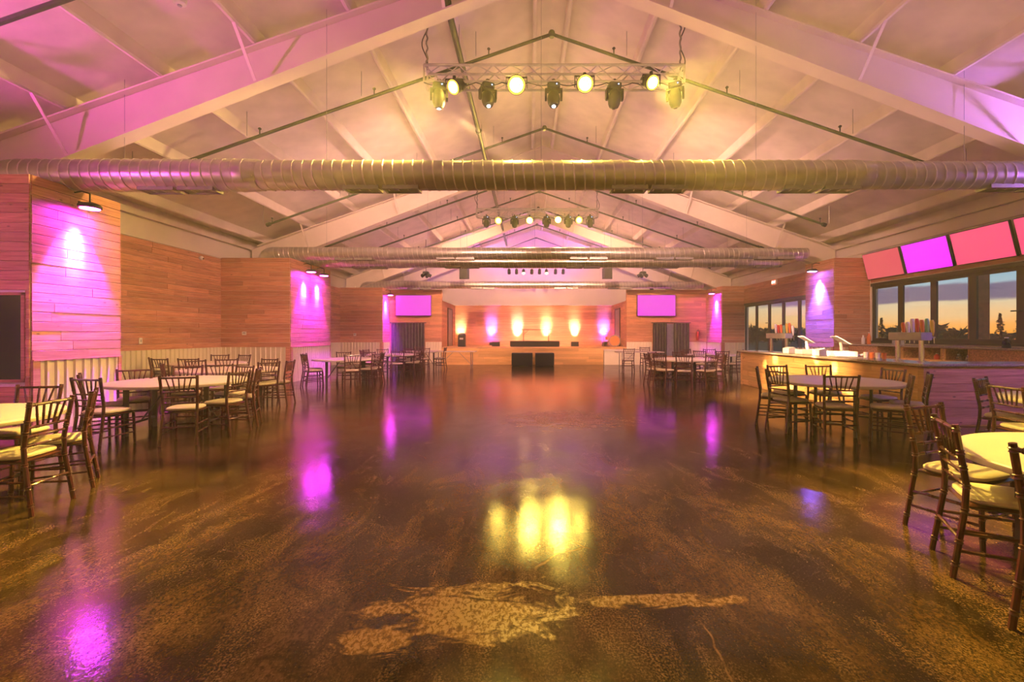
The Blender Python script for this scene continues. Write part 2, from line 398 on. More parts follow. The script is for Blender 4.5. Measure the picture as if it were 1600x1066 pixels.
for sgn in (-1, 1):
    for k in range(7):
        off = .32+k*1.48; x = XC+sgn*off
        if x < XL+.1 or x > XR-.1: continue
        sl = (ZR-ZE)/(XC-XL)*-sgn; zt = roof_z(x)
        m = MB(); pr = [(x-.05, zt+.02-sl*.05), (x-.045, zt-.20), (x-.02, zt-.225), (x+.02, zt-.225), (x+.045, zt-.20), (x+.05, zt+.02+sl*.05)]
        m.prism(pr, 'y', Y0, Y1).build('purlin', 'foam', ceil)
# eave struts
for (x, s) in ((XL, 1), (XR, -1)):
    MB().box(min(x, x+s*.12), max(x, x+s*.12), Y0, Y1, ZE-.24, ZE+.02).build('eave_strut', 'foam', ceil)

def wallbox(name, x0, x1, y0, y1, z0, z1, mat, label, cat='wall'):
    return tag(MB().box(x0, x1, y0, y1, z0, z1).build(name, mat), label, cat, kind='structure')
wl = wallbox('wall_left', XL-.2, XL, Y0, Y1, 0, ZE+.05, 'wall_liner', 'long left wall, cedar boards over ribbed metal, white liner above')
MB().box(XL, XL+.03, Y0, Y1, ZT-.02, ZT+.05).build('ledge', 'wall_liner', wl)
planks(wl, (XL, 8.12, 0), 'y+', 5.8, ZW, ZT-.03, seed=3)
planks(wl, (XL, 16.71, 0), 'y+', 5.99, ZW, ZT-.03, seed=4, lens=(2.5, 4))
ribbed(wl, (XL, 8.12, 0), 'y+', 5.8, 0, ZW); ribbed(wl, (XL, 16.71, 0), 'y+', 5.99, 0, ZW)

# right wall: pieces round the window band and the patio doors
WZ0, WZ1 = 1.20, 2.98
WY0, WY1 = 5.5, 13.85          # serving windows
DY0, DY1, DZ = 15.4, 22.0, 2.92
def right_wall():
    b = MB()
    for (y0, y1, z0, z1) in ((Y0, WY0, 0, ZE+.05), (WY0, WY1, 0, WZ0), (WY0, WY1, WZ1, ZE+.05), (WY1, DY0, 0, ZE+.05), (DY0, DY1, DZ, ZE+.05), (DY1, Y1, 0, ZE+.05)):
        b.box(XR, XR+.2, y0, y1, z0, z1)
    return tag(b.build('wall_right', 'wall_liner'), 'long right wall with serving windows and glass doors', 'wall', kind='structure')
wr = right_wall()
planks(wr, (XR, DY1, 0), 'y-', DY1-DY0, DZ, ZT, seed=6, lens=(2.2, 4))
planks(wr, (XR, WY1, 0), 'y-', WY1-WY0, WZ1+.02, WZ1+.16, seed=7, lens=(3.5, 4.5))
MB().box(XR-.05, XR, Y0, Y1, ZT+.18, ZT+.26).build('ledge', 'wall_liner', wr)
planks(wr, (XR, WY0-.1, 0), 'y-', WY0-Y0-.2, ZW, ZT, seed=8, lens=(2.5, 4)); ribbed(wr, (XR, WY0-.1, 0), 'y-', WY0-Y0-.2, 0, ZW)

def gable(name, y0, y1, label):
    return tag(MB().prism([(XL-.2, 0), (XR+.2, 0), (XR+.2, ZE), (XC, ZR+.1), (XL-.2, ZE)], 'y', y0, y1).build(name, 'wall_liner'), label, 'wall', kind='structure')
gable('wall_back', Y1, Y1+.2, 'white gable wall above the stage at the far end')
gable('wall_front', Y0-.2, Y0, 'gable wall behind the camera')

# wood clad piers
def pier(label, x0, x1, y0, y1, side, front=True, window=False, seed=1):
    t = thing('wall_pier', label, 'pier', (0,0,0), kind='structure')
    MB().box(x0, x1, y0, y1, 0, ZT-.015).build('core', 'wall_liner', t)
    left = side == 'left'
    xf = x1 if left else x0
    # face towards the room
    if left: planks(t, (xf, y0, 0), 'y+', y1-y0, ZW, ZT, seed=seed, lens=(.7, 1.9)); ribbed(t, (xf, y0+.1, 0), 'y+', y1-y0-.16, 0, ZW)
    else:    planks(t, (xf, y1, 0), 'y-', y1-y0, ZW, ZT, seed=seed, lens=(.7, 1.9)); ribbed(t, (xf, y1-.06, 0), 'y-', y1-y0-.16, 0, ZW)
    # face towards the camera
    if window:
        planks(t, (x0, y0, 0), 'x+', x1-x0, 0, ZT, seed=seed+50, holes=((.12, x1-x0-.06, .76, 2.06),))
        MB().box(x0+.12, x1-.06, y0-.006, y0-.002, .76, 2.06).build('window_pane', 'black_glass', t)
        fr = MB(); xa, xb = x0+.12, x1-.06
        for q in ((xa, xa+.05, .76, 2.06), (xb-.05, xb, .76, 2.06), (xa, xb, .76, .80), (xa, xb, 2.02, 2.06)): fr.box(q[0], q[1], y0-.03, y0-.007, q[2], q[3])
        fr.build('window_frame', 'cedar', t)
    else:
        planks(t, (x0, y0, 0), 'x+', x1-x0, ZW, ZT, seed=seed+50, lens=(1., 2.2)); ribbed(t, (x0+.02, y0, 0), 'x+', x1-x0-.13, 0, ZW)
    # corner and sill boards
    s = 1 if left else -1
    if not window:
        MB().box(min(xf, xf-s*.11), max(xf, xf-s*.11), y0-.04, y0-.001, 0, ZW).build('corner_board', 'cedar', t)
    MB().box(min(xf, xf+s*.04), max(xf, xf+s*.04), y0, y0+.10, 0, ZW).build('corner_board', 'cedar', t)
    MB().box(min(xf, xf+s*.04), max(xf, xf+s*.04), y1-.06, y1, 0, ZW).build('corner_board', 'cedar', t)
    MB().box(min(xf, xf+s*.05), max(xf, xf+s*.05), y0, y1, ZW-.005, ZW+.012).build('sill_board', 'cedar', t)
    return t
pier('near left cedar pier with a dark window and one magenta wall light', XL+.001, PL, 6.67, 8.12, 'left', window=True, seed=11)
pier('middle left cedar pier with two magenta wall lights', XL+.001, PL, 13.92, 16.71, 'left', seed=12)
pier('far left cedar pier beside the left screen wall', XL+.001, PL, 22.7, YT, 'left', seed=13)
pier('right cedar pier with a blue wall light behind the bar', PR, XR-.001, 13.92, 15.35, 'right', seed=14)
pier('far right cedar pier beside the right screen wall', PR, XR-.001, 22.0, YT, 'right', seed=15)

# roof frames
def steel_frame(y, label):
    t = thing('roof_frame', label, 'roof frame', (0,0,0), kind='structure')
    for s, xw in ((-1, XL), (1, XR)):
        knee = xw-s*.35
        zr, zk = roof_z(XC)-.235, roof_z(knee)-.235
        MB().prism([(XC, zr), (XC, zr-.40), (knee, zk-.78), (xw-s*.12, zk-.90), (xw-s*.12, roof_z(xw)-.235)], 'y', y-.012, y+.012).build('rafter', 'painted_steel', t)
        fl_ = MB(); fl_.obox((XC, y, zr-.41), (knee, y, zk-.79), .26, .025); fl_.obox((XC, y, zr-.01), (knee, y, zk-.01), .26, .025)
        fl_.build('flange', 'painted_steel', t)
        MB().box(min(xw-s*.12, knee-s*.25), max(xw-s*.12, knee-s*.25), y-.11, y+.11, ZT+.02, zk-.5).build('knee_column', 'painted_steel', t)
        for k in range(1, 7, 2):
            x = XC+s*(.32+k*1.48)
            if abs(x) > 9: continue
            fz = roof_z(x-s*.0)-.235-.40-(.38*abs(x-XC)/9.4)
            for q in (-1, 1): MB().obox((x, y+q*.62, roof_z(x)-.22), (x-s*.02, y+q*.11, fz), .05, .012).build('flange_brace', 'painted_steel', t)
    return t
for y, nm in ((-.6, 'roof frame just behind the camera'), (7.35, 'nearest white steel roof frame crossing over the first duct'), (15.3, 'second white steel roof frame above the paired ducts'), (23.2, 'third steel roof frame near the far duct'), (27.2, 'farthest roof frame glowing purple above the stage')):
    steel_frame(y, nm)

# screen walls, stage alcove and stage
def screen_wall(name, x0, x1, holes, label, seed):
    o = wallbox(name, x0, x1, YT, YT+.18, 0, ZT, 'cedar_far', label)
    # ribbed skirting in runs that leave out the curtained doorway
    u = x0
    for (a, b) in holes+[(x1, x1)]:
        if a-u > .2: ribbed(o, (u, YT, 0), 'x+', a-u, 0, ZW)
        u = b
    return o
screen_wall('wall_screen_left', PL, -4.5, [(-7.1, -5.35)], 'far cedar wall left of the stage holding a magenta screen', 1)
screen_wall('wall_screen_right', 5.08, PR, [(6.4, 8.32)], 'far cedar wall right of the stage holding a magenta screen', 2)
wallbox('wall_alcove_left', -4.7, -4.5, YT+.18, 28.2, 0, 3.22, 'cedar_far', 'cedar side wall at the left end of the stage')
wallbox('wall_alcove_right', 5.08, 5.28, YT+.18, 28.2, 0, 3.22, 'cedar_far', 'cedar side wall at the right end of the stage')
wb = wallbox('wall_alcove_back', -4.7, 5.28, 28.2, 28.4, 0, 3.22, 'cedar_far', 'cedar wall at the back of the stage striped by uplights')
MB().box(-4.7, 5.28, 28.05, 28.42, 3.22, 3.30).build('ledge', 'wall_liner', wb)
def alcove_door(name, x, s, label):
    t = thing(name, label, 'door', (0,0,0), kind='structure')
    MB().box(min(x, x+s*.03), max(x, x+s*.03), 25.6, 26.9, .8, 2.86).build('leaf', 'steel_grey', t)
    f = MB()
    for q in ((25.52, 25.6, .8, 2.94), (26.9, 26.98, .8, 2.94), (25.6, 26.9, 2.86, 2.94)): f.box(min(x, x+s*.05), max(x, x+s*.05), q[0], q[1], q[2], q[3])
    f.build('jamb', 'frame_bronze', t)
    MB().tube((x+s*.03, 26.75, 1.8), (x+s*.09, 26.75, 1.8), .02).build('handle', 'chrome', t)
alcove_door('door_1', -4.5, 1, 'grey door in the left side wall of the stage')
alcove_door('door_2', 5.08, -1, 'grey door in the right side wall of the stage')

st = thing('stage', 'raised wooden stage with pine boarded front', 'stage', (0,0,0), kind='structure')
MB().box(-4.2, 3.6, 22.2, YT, 0, .775).box(-4.49, 5.07, YT, 28.19, 0, .775).build('platform', 'stage_pine', st)
for k in range(14):
    x0 = -4.21+k*.56; MB().box(x0+.002, x0+.558, 22.17, YT-.01, .776, .80).build('deck_board', 'stage_pine', st)
MB().box(-4.49, 5.07, YT, 28.19, .776, .80).build('stage_floor', 'stage_pine', st)
planks(st, (-4.2, 22.2, 0), 'x+', 7.8, .0, .775, mat='stage_pine', row=.13, seed=21, lens=(1.2, 3))
ramp = thing('stage_step', 'cream low platform at the right end of the stage', 'platform', (0,0,0), kind='structure')
MB().box(3.63, 5.9, 22.15, YT-.05, 0, .66).build('body', 'cream_metal', ramp); MB().box(3.62, 5.92, 22.12, YT-.05, .66, .70).build('top', 'laminate', ramp)

# windows in the right wall
def glazing(name, ya, yb, za, zb, npan, label):
    t = thing(name, label, 'window', (0,0,0), kind='structure')
    x = XR+.03; w = (yb-ya)/npan
    for (a0, a1, b0, b1) in ((ya, yb, zb-.09, zb), (ya, yb, za, za+.06)): MB().box(x-.06, x+.10, a0, a1, b0, b1).build('rail', 'frame_bronze', t)
    for k in range(npan):
        a, b = ya+k*w, ya+(k+1)*w; s = .085
        p = MB()
        p.box(x, x+.05, a, a+s, za+.06, zb-.09).box(x, x+.05, b-s, b, za+.06, zb-.09)
        p.box(x, x+.05, a+s, b-s, za+.06, za+.06+s).box(x, x+.05, a+s, b-s, zb-.09-s, zb-.09)
        sash = p.build('sash', 'frame_bronze', t)
        MB().box(x+.02, x+.028, a+s, b-s, za+.06+s, zb-.09-s).build('pane', 'window_glass', sash)
    MB().tube((x-.01, ya+4*w-.04, 1.95), (x-.09, ya+4*w-.04, 1.95), .014).tube((x-.09, ya+4*w-.04, 1.95), (x-.09, ya+4*w+.11, 1.95), .014).build('handle', 'frame_bronze', t)
    return t
glazing('window_1', WY0, WY1, WZ0, WZ1, 8, 'folding dark framed serving windows above the back counter')
glazing('window_2', DY0, DY1, .02, DZ, 6, 'row of dark framed folding glass doors beyond the bar')

# ------------------------------------------------------------------ spiral ducts
def duct(y, z, r, x_end, label, elbow_at=-8.1, taper=.86, res=.08):
    t = thing('spiral_duct', label, 'duct', (elbow_at, y, z), group='round spiral ducts across the hall')
    n = 28; x0 = elbow_at
    def run(xa, xb, rr):
        b = MB(); k = int((xb-xa)/res); pitch = .155
        for i in range(k+1):
            x = xa+(xb-xa)*i/k
            for j in range(n):
                a = 2*math.pi*j/n; ph = (x/pitch-a/(2*math.pi)) % 1.
                q = rr
                b.v.append((x-x0, q*math.cos(a), q*math.sin(a)))
        for i in range(k):
            for j in range(n): b.f.append((i*n+j, i*n+(j+1) % n, (i+1)*n+(j+1) % n, (i+1)*n+j))
        b.f.append(tuple(range(n))); b.f.append(tuple(k*n+j for j in range(n))[::-1])
        o = b.build('duct_run', 'galvanized', t, smooth=True)
        h = MB(); turns = (xb-xa)/pitch; m = int(turns*16)
        for i in range(m+1):
            x = xa+(xb-xa)*i/m; a = 2*math.pi*((x/pitch) % 1.)
            for (dx, q) in ((-.012, 1.03), (-.006, 1.055), (.006, 1.055), (.012, 1.03)):
                xx = min(xb, max(xa, x+dx)); h.v.append((xx-x0, rr*q*math.cos(a), rr*q*math.sin(a)))
        for i in range(m):
            for j in range(3): h.f.append((i*4+j, i*4+j+1, i*4+5+j, i*4+4+j))
        h.build('spiral_seam', 'seam_metal', o)
        return o
    cuts = [x0, -4.4, 5.2, x_end]; rs = [r, r*(1+taper)/2, r*taper]
    for k in range(3):
        run(cuts[k], cuts[k+1], rs[k])
        if k: MB().rings([(cuts[k]-x0-.18, 0, 0), (cuts[k]-x0-.15, 0, 0), (cuts[k]-x0+.15, 0, 0), (cuts[k]-x0+.18, 0, 0)], [rs[k-1]*1.01, rs[k-1]*1.04, rs[k]*1.05, rs[k]*1.01], 28).build('collar', 'galvanized', t, smooth=True)
    # elbow down into the pier
    pts = [(-(r*1.25)*math.sin(a), 0, -(r*1.25)*(1-math.cos(a))) for a in [math.pi/2*i/6 for i in range(7)]]
    MB().rings([(.05, 0, 0)]+pts+[(pts[-1][0], 0, ZT-.02-z)], r, 24).build('elbow', 'galvanized', t, smooth=True)
    for xr in (-6.1, -2.9, 1.3, 4.0, 7.2):   # supply registers under the duct
        if xr > x_end-.6: continue
        for q in (0, .62):
            rr = rs[0] if xr < -4.4 else rs[1] if xr < 5.2 else rs[2]
            fr = MB(); a, b_ = xr+q-x0, xr+q+.56-x0; zz = -rr-.02
            for e in ((a, b_, -.13, -.10), (a, b_, .10, .13), (a, a+.03, -.10, .10), (b_-.03, b_, -.10, .10)): fr.box(e[0], e[1], e[2], e[3], zz, zz+.09)
            g = fr.build('register_frame', 'steel_grey', t)
            lv = MB()
            for j in range(5): lv.box(a+.03, b_-.03, -.09+j*.04, -.075+j*.04, zz+.015, zz+.04)
            lv.build('louvre', 'steel_grey', g)
    for xh in (-6.4, -3.2, .2, 3.6, 6.9):
        if xh < x_end-.3: MB().tube((xh-x0, 0, r*.9), (xh-x0, 0, roof_z(xh)-z-.02), .003, 5).build('hanger_wire', 'steel_grey', t)
    return t
duct(7.3, 3.97, .245, 8.8, 'nearest wide spiral duct spanning the whole hall')
duct(14.6, 4.02, .20, 8.8, 'second spiral duct, upper of the close pair')
duct(16.0, 3.96, .20, 8.75, 'third spiral duct, lower and behind in the close pair')
duct(23.3, 3.96, .20, 8.8, 'farthest spiral duct in front of the screen walls')

# ------------------------------------------------------------------ sprinkler pipes
def branch_pipe(y, xa, xb, label, zp=7.32, r=.032):
    t = thing('sprinkler_pipe', label, 'pipe', (XC, y, zp), group='sprinkler branch pipes under the roof')
    for x in (xa, xb):
        z = roof_z(x)-roof_z(XC)
        MB().tube((0,0,0), (x-XC, 0, z), r, 8).build('pipe_run', 'pipe_paint', t, smooth=True)
        n = 3
        for k in range(n+1):
            u = (k+.55)/(n+.6); q = (x-XC)*u; w = z*u
            MB().tube((q, 0, w), (q, 0, w+.13), .012, 6).lathe([(.02, w+.12), (.035, w+.14), (.02, w+.16)], 8, (q, 0, 0)).build('sprinkler_head', 'pipe_paint', t)
            MB().tube((q+.25*(1 if x > XC else -1), 0, w), (q+.25*(1 if x > XC else -1), 0, roof_z(XC+q)-zp-.1), .006, 5).build('hanger_rod', 'steel_grey', t)
    MB().lathe([(.05, -.06), (.065, -.03), (.065, .03), (.05, .06)], 12).build('ridge_coupling', 'pipe_paint', t)
    for x in (xa, xb):
        z = roof_z(x)-roof_z(XC); s = 1 if x > XC else -1
        MB().rings([(x-XC-s*.06, 0, z+.02), (x-XC-s*.05, 0, z+.02), (x-XC+s*.05, 0, z-.02)], [.03, .055, .055], 10).build('end_cap', 'pipe_paint', t)
    return t
for y, xa, xb, l in ((5.3, -7.6, 8.0, 'sprinkler pipe crossing the top left corner of the view'), (9.0, -7.6, 8.4, 'nearest sprinkler pipe peaking above the first truss'), (13.1, -7.4, 8.4, 'sprinkler pipe peaking just above the first duct'),
                     (16.6, -7.4, 8.4, 'sprinkler pipe whose peak hides behind the first duct'), (18.9, -7.4, 8.4, 'sprinkler pipe just above the second truss'), (21.4, -7.4, 8.4, 'sprinkler pipe just behind the second truss'),
                     (24.6, -7.4, 8.4, 'sprinkler pipe framed by the purple roof glow'), (27.9, -7.2, 8.2, 'farthest sprinkler pipe above the stage')):
    branch_pipe(y, xa, xb, l)
mp_ = thing('main_pipe', 'thick olive main pipe running the length of the roof', 'pipe', (-1.3, Y0+.1, 6.72))
MB().tube((0,0,0), (0, Y1-Y0-.2, 0), .055, 12).build('pipe_run', 'pipe_paint', mp_, smooth=True)
for k in range(7): MB().tube((0, 4+k*4.6, 0), (0, 4.12+k*4.6, 0), .075, 12).build('coupling', 'pipe_paint', mp_, smooth=True)
for k in range(8): MB().tube((0, 2.2+k*4.1, .05), (0, 2.2+k*4.1, roof_z(-1.3)-6.72-.05), .008, 6).build('hanger_rod', 'steel_grey', mp_)

# ------------------------------------------------------------------ lighting trusses
YEL = (1., .68, .10)
def truss(y, z, xa, xb, label, far=False):
    t = thing('lighting_truss', label, 'truss', ((xa+xb)/2, y, z)); w = .145; L_ = (xb-xa)/2; r = .024
    for sy in (-w, w):
        for sz in (-w, w): MB().tube((-L_, sy, sz), (L_, sy, sz), r, 8).build('chord', 'truss_metal', t, smooth=True)
    n = int(2*L_/.29); dx = 2*L_/n
    for fc in range(4):
        for k in range(n):
            x0, x1 = -L_+k*dx, -L_+(k+1)*dx; a, b_ = (-w, w) if k % 2 else (w, -w)
            p, q = {0: ((x0,-w,a),(x1,-w,b_)), 1: ((x0,w,a),(x1,w,b_)), 2: ((x0,a,-w),(x1,b_,-w)), 3: ((x0,a,w),(x1,b_,w))}[fc]
            MB().tube(p, q, .010, 5).build('lacing', 'truss_metal', t)
    for s in (-1, 1):
        e = MB(); x = s*L_
        for sy in (-w, w): e.tube((x, sy, -w), (x, sy, w), .02, 6)
        for sz in (-w, w): e.tube((x, -w, sz), (x, w, sz), .02, 6)
        e.build('end_frame', 'truss_metal', t)
        xs = s*(L_-.02); zt = roof_z((xa+xb)/2+xs)-z-.03
        pts = [(xs+.012*math.sin(k*1.3), .012*math.cos(k*1.1), w+(zt-w)*k/26) for k in range(27)]
        MB().rings(pts, .016, 6).build('chain', 'steel_grey', t)
        pts = [(xs+s*.05+.05*math.sin(k*.55), .05, w+(zt-w)*k/16) for k in range(17)]
        MB().rings(pts, .010, 5).build('power_cable', 'black_case', t)
    pts = [(-L_+2*L_*k/60, -w-.01, -w-.02-.06*abs(math.sin(k*.52))) for k in range(61)]
    MB().rings(pts, .009, 5).build('looped_cable', 'black_case', t)
    return t
truss(8.2, 6.02, -1.83, 2.72, 'near lighting truss hung on chains below the ridge')
truss(17.4, 6.02, -1.96, 2.60, 'smaller looking far lighting truss between the ducts', True)

def rot_to(direction):
    return Vector((0,0,1)).rotation_difference(Vector(direction).normalized()).to_matrix()
def par_light(x, y, z, aim, label, energy, lens='par_lens', r=.12, cone=100):
    t = thing('par_light', label, 'stage light', (x, y, z), group='yellow stage lights on the trusses')
    M = rot_to(aim)                                  # can's axis +z points where it shines
    MB().lathe([(.05, -.30), (.085, -.27), (r*.92, -.16), (r, -.02), (r*1.06, .0), (r*1.06, .02), (r*.97, .02)], 20, M=M).build('can', 'black_case', t, smooth=True)
    MB().lathe([(r*.74, .014), (r*.74, .024)], 20, M=M).build('lens', lens, t); MB().lathe([(r*.98, .014), (r*.98, .021)], 20, M=M).build('halo_ring', 'par_halo', t)
    hub = MB()
    for k in range(6): a = k*math.pi/3; hub.lathe([(.016, .021), (.016, .026)], 6, c=tuple(M @ Vector((.055*math.cos(a), .055*math.sin(a), 0))), M=M)
    hub.lathe([(.014, .021), (.014, .026)], 6, M=M).build('led_collar', 'black_case', t)
    yk = MB()
    for s in (-1, 1): yk.obox((s*(r+.03), .06, -.02), (s*(r+.03), .06, .16), .012, .04)
    yk.obox((-r-.035, .06, .165), (r+.035, .06, .165), .04, .012).tube((0, .06, .16), (0, .06, .22), .03, 8)
    yk.build('yoke', 'black_case', t)
    p = Vector(aim).normalized()*.05
    light('SPOT', 'par_beam', tuple(p), YEL, energy, t, tuple(p+Vector(aim)), size=.07, angle=cone, blend=.7)
    return t
def moving_head(x, y, z, yaw, tilt, label, lens='white_led'):
    t = thing('moving_head_light', label, 'stage light', (x, y, z), yaw, group='moving head lights on the trusses')
    MB().bevel_box(-.11, .11, -.09, .09, -.02, .09, .02).tube((0,0,.09), (0,0,.16), .035, 8).build('base', 'black_case', t)
    MB().lathe([(.01, -.004), (.01, .0)], 8, c=(.05, -.092, .04), M=rot_to((0,-1,0))).build('status_lamp', 'blue_dot', t)
    yk = MB()
    for s in (-1, 1): yk.prism([(-.055, -.02), (.055, -.02), (.05, -.17), (.02, -.21), (-.02, -.21), (-.05, -.17)], 'x', s*.135-.018, s*.135+.018)
    yk.box(-.15, .15, -.06, .06, -.05, -.018).build('yoke', 'black_case', t)
    M = Matrix.Translation((0,0,-.17)) @ Euler((tilt, 0, 0)).to_matrix().to_4x4()
    MB().lathe([(.03, -.17), (.075, -.155), (.105, -.09), (.112, .0), (.10, .07), (.075, .13), (.05, .15)], 16, M=M).build('head', 'black_case', t, smooth=True)
    MB().lathe([(.03, -.178), (.03, -.17)], 14, M=M).build('lens', lens, t)
    return t
def back_beam(x, y, z, aim, energy, c=(1., .50, .36)):  # warm beam added without a housing to brighten walls and tables
    light('SPOT', 'warm_fill_beam', (x, y, z), c, energy, None, (x+aim[0], y+aim[1], z+aim[2]), size=.08, angle=92, blend=.9)
def pxw(px, py, d): return ((px-826)/F*d, d, 1.45-(py-523)/F*d)
for i, (px, py, ax) in enumerate(((709, 136, -.75), (807, 133, -.08), (914, 131, .10), (1019, 129, .42))):
    x, y, z = pxw(px, py, 7.98)
    par_light(x, y, z, (ax, -1, (-.85, -.5, -.5, -.75)[i]), ['leftmost lit yellow stage light on the near truss', 'brightest yellow stage light left of centre on the near truss', 'bright yellow stage light right of centre on the near truss', 'rightmost lit yellow stage light on the near truss'][i], (2900, 480, 480, 2900)[i]*E_TRUSS, 'par_lens', (.12, .15, .14, .12)[i], (62, 100, 100, 62)[i])  # the two centre lenses are widened to stand in for bloom
for i, (px, py, yaw, tl) in enumerate(((686, 137, .2, .2), (762, 137, .4, -.35), (865, 137, 0, -.3), (960, 137, .1, .25), (1055, 136, -.4, .3))):
    x, y, z = pxw(px, py, 8.1)
    moving_head(x, y, z-.02, yaw, tl, ['dark moving head at the left end of the near truss', 'dark moving head second from left on the near truss', 'dark moving head at the middle of the near truss', 'dark moving head second from right on the near truss', 'dark moving head at the right end of the near truss'][i], 'white_led' if i in (0, 1, 2) else 'black_glass')
back_beam(-1.2, 8.5, 5.6, (-.5, 1, -.42), 1500*E_TRUSS); back_beam(2.2, 8.5, 5.6, (.5, 1, -.42), 1500*E_TRUSS)
back_beam(-1.2, 17.8, 5.6, (-.35, 1, -.42), 2200*E_TRUSS, (1., .50, .30)); back_beam(2.0, 17.8, 5.6, (.35, 1, -.42), 2200*E_TRUSS, (1., .50, .30))
back_beam(-1.0, 8.45, 5.55, (-1, -.12, -.8), 1500*E_TRUSS, (1., .62, .18))
gb = light('SPOT', 'gobo_beam', (-1.35, 8.55, 5.5), (1., .60, .24), 17000*E_TRUSS, None, (6.25, 10.5, .42), size=.012, angle=24, blend=.7)
gb.data.use_nodes = True; nt_ = gb.data.node_tree; em_ = nt_.nodes['Emission']
tc_ = nt_.nodes.new('ShaderNodeTexCoord'); vo_ = nt_.nodes.new('ShaderNodeTexVoronoi'); vo_.inputs['Scale'].default_value = 22.; nt_.links.new(tc_.outputs['Normal'], vo_.inputs['Vector'])
mr_ = nt_.nodes.new('ShaderNodeMapRange'); nt_.links.new(vo_.outputs['Distance'], mr_.inputs[0]); mr_.inputs[1].default_value = .26; mr_.inputs[2].default_value = .34; mr_.inputs[3].default_value = 2.6; mr_.inputs[4].default_value = .5
nt_.links.new(mr_.outputs[0], em_.inputs['Strength'])
for i, (px, py, ax) in enumerate(((779, 345, -.3), (827.5, 344.5, -.05), (872, 343.5, .06), (904.5, 344, .3))):
    x, y, z = pxw(px, py, 17.2)
    par_light(x, y, z, (ax, -1, -.32), ['leftmost yellow light on the far truss', 'yellow light left of centre on the far truss', 'largest yellow light right of centre on the far truss', 'rightmost yellow light on the far truss'][i], (70, 300, 420, 70)[i]*E_TRUSS, ('par_lens_dim', 'par_lens', 'par_lens_far', 'par_lens_dim')[i], .13)
for i, (px, py, yaw) in enumerate(((760, 341, 0), (804, 341, .3), (854, 341, -.2), (888, 341, .2), (922, 341, 0))):
    x, y, z = pxw(px, py, 17.3)
    moving_head(x, y, z-.02, yaw, .1*(i-2), ['moving head at the left end of the far truss', 'moving head second from left on the far truss', 'moving head at the middle of the far truss', 'moving head second from right on the far truss', 'moving head at the right end of the far truss'][i], 'black_glass')

# front lights over the stage, hung speakers and hung light clusters
bar = thing('stage_light_bar', 'slim bar of small lights over the stage', 'light bar', (.35, 24.6, 5.02))
MB().tube((-1.7, 0, 0), (1.7, 0, 0), .025, 8).build('pipe', 'black_case', bar)
for s in (-1.5, 1.5): MB().tube((s, 0, 0), (s, 0, roof_z(s+.35)-5.05), .008, 6).build('hanger', 'steel_grey', bar)
WARM = (1., .62, .30)
for i, px in enumerate((795.5, 807, 818, 831, 843, 854, 868, 880)):
    x = (px-826)/F*24.6; lit = i in (2, 5)
    t = thing('stage_spot', ['small dark spot at the left end of the stage light bar', 'second small dark spot from left on the stage bar', 'lit amber spot left of centre on the stage bar', 'fourth spot from left on the stage bar', 'fifth spot from left on the stage bar', 'lit amber spot right of centre on the stage bar', 'second dark spot from right on the stage bar', 'small dark spot at the right end of the stage light bar'][i], 'stage light', (x, 24.6, 4.98), group='small spots above the stage')
    M = rot_to((0, -.8 if lit else .8, -1))
    MB().lathe([(.05, -.16), (.08, -.12), (.085, .12), (.075, .12)], 12, (0, 0, -.17), M).build('can', 'black_case', t, smooth=True)
    MB().lathe([(.07, .115), (.07, .122)], 12, (0, 0, -.17), M).build('lens', 'amber_led' if lit else 'black_glass', t)
    MB().tube((0,0,0), (0,0,-.12), .02, 6).build('clamp', 'black_case', t)
    if i in (1, 3, 4, 6): light('SPOT', 'stage_beam', (0, .1, -.3), (1., .36, .25), 300*E_STAGE, t, (x*.8, 2.6, -3.6), size=.1, angle=66, blend=.8)
for x, l in ((-3.1, 'black hung loudspeaker left above the stage'), (3.78, 'black hung loudspeaker right above the stage')):
    t = thing('hung_speaker', l, 'speaker', (x, 22.0, 4.12))
    MB().prism([(-.19, -.14), (.19, -.14), (.24, .2), (-.24, .2)][::1], 'z', 0, .5).build('cabinet', 'black_case', t)
    MB().box(-.17, .17, -.155, -.142, .03, .47).build('grille', 'carpet_black', t)
    for s in (-.15, .15): MB().tube((s, 0, .5), (s, 0, roof_z(x)-4.12-.05), .006, 5).build('cable', 'steel_grey', t)
for x, l in ((-4.9, 'hung cluster of moving lights left above the far duct'), (5.45, 'hung cluster of moving lights right above the far duct')):
    t = thing('light_cluster', l, 'light cluster', (x, 22.0, 4.2))
    MB().tube((0,0,.2), (0,0, roof_z(x)-4.2-.05), .015, 6).build('drop_pipe', 'black_case', t)
    for k in range(5):
        a = k*1.257+.3; M = rot_to((math.cos(a), math.sin(a), -.5))
        MB().lathe([(.03, -.05), (.07, .0), (.085, .16), (.075, .17)], 10, (.09*math.cos(a), .09*math.sin(a), .12), M).build('head', 'black_case', t, smooth=True)
    MB().bevel_box(-.14, .14, -.14, .14, .12, .26, .03).build('hub', 'black_case', t)

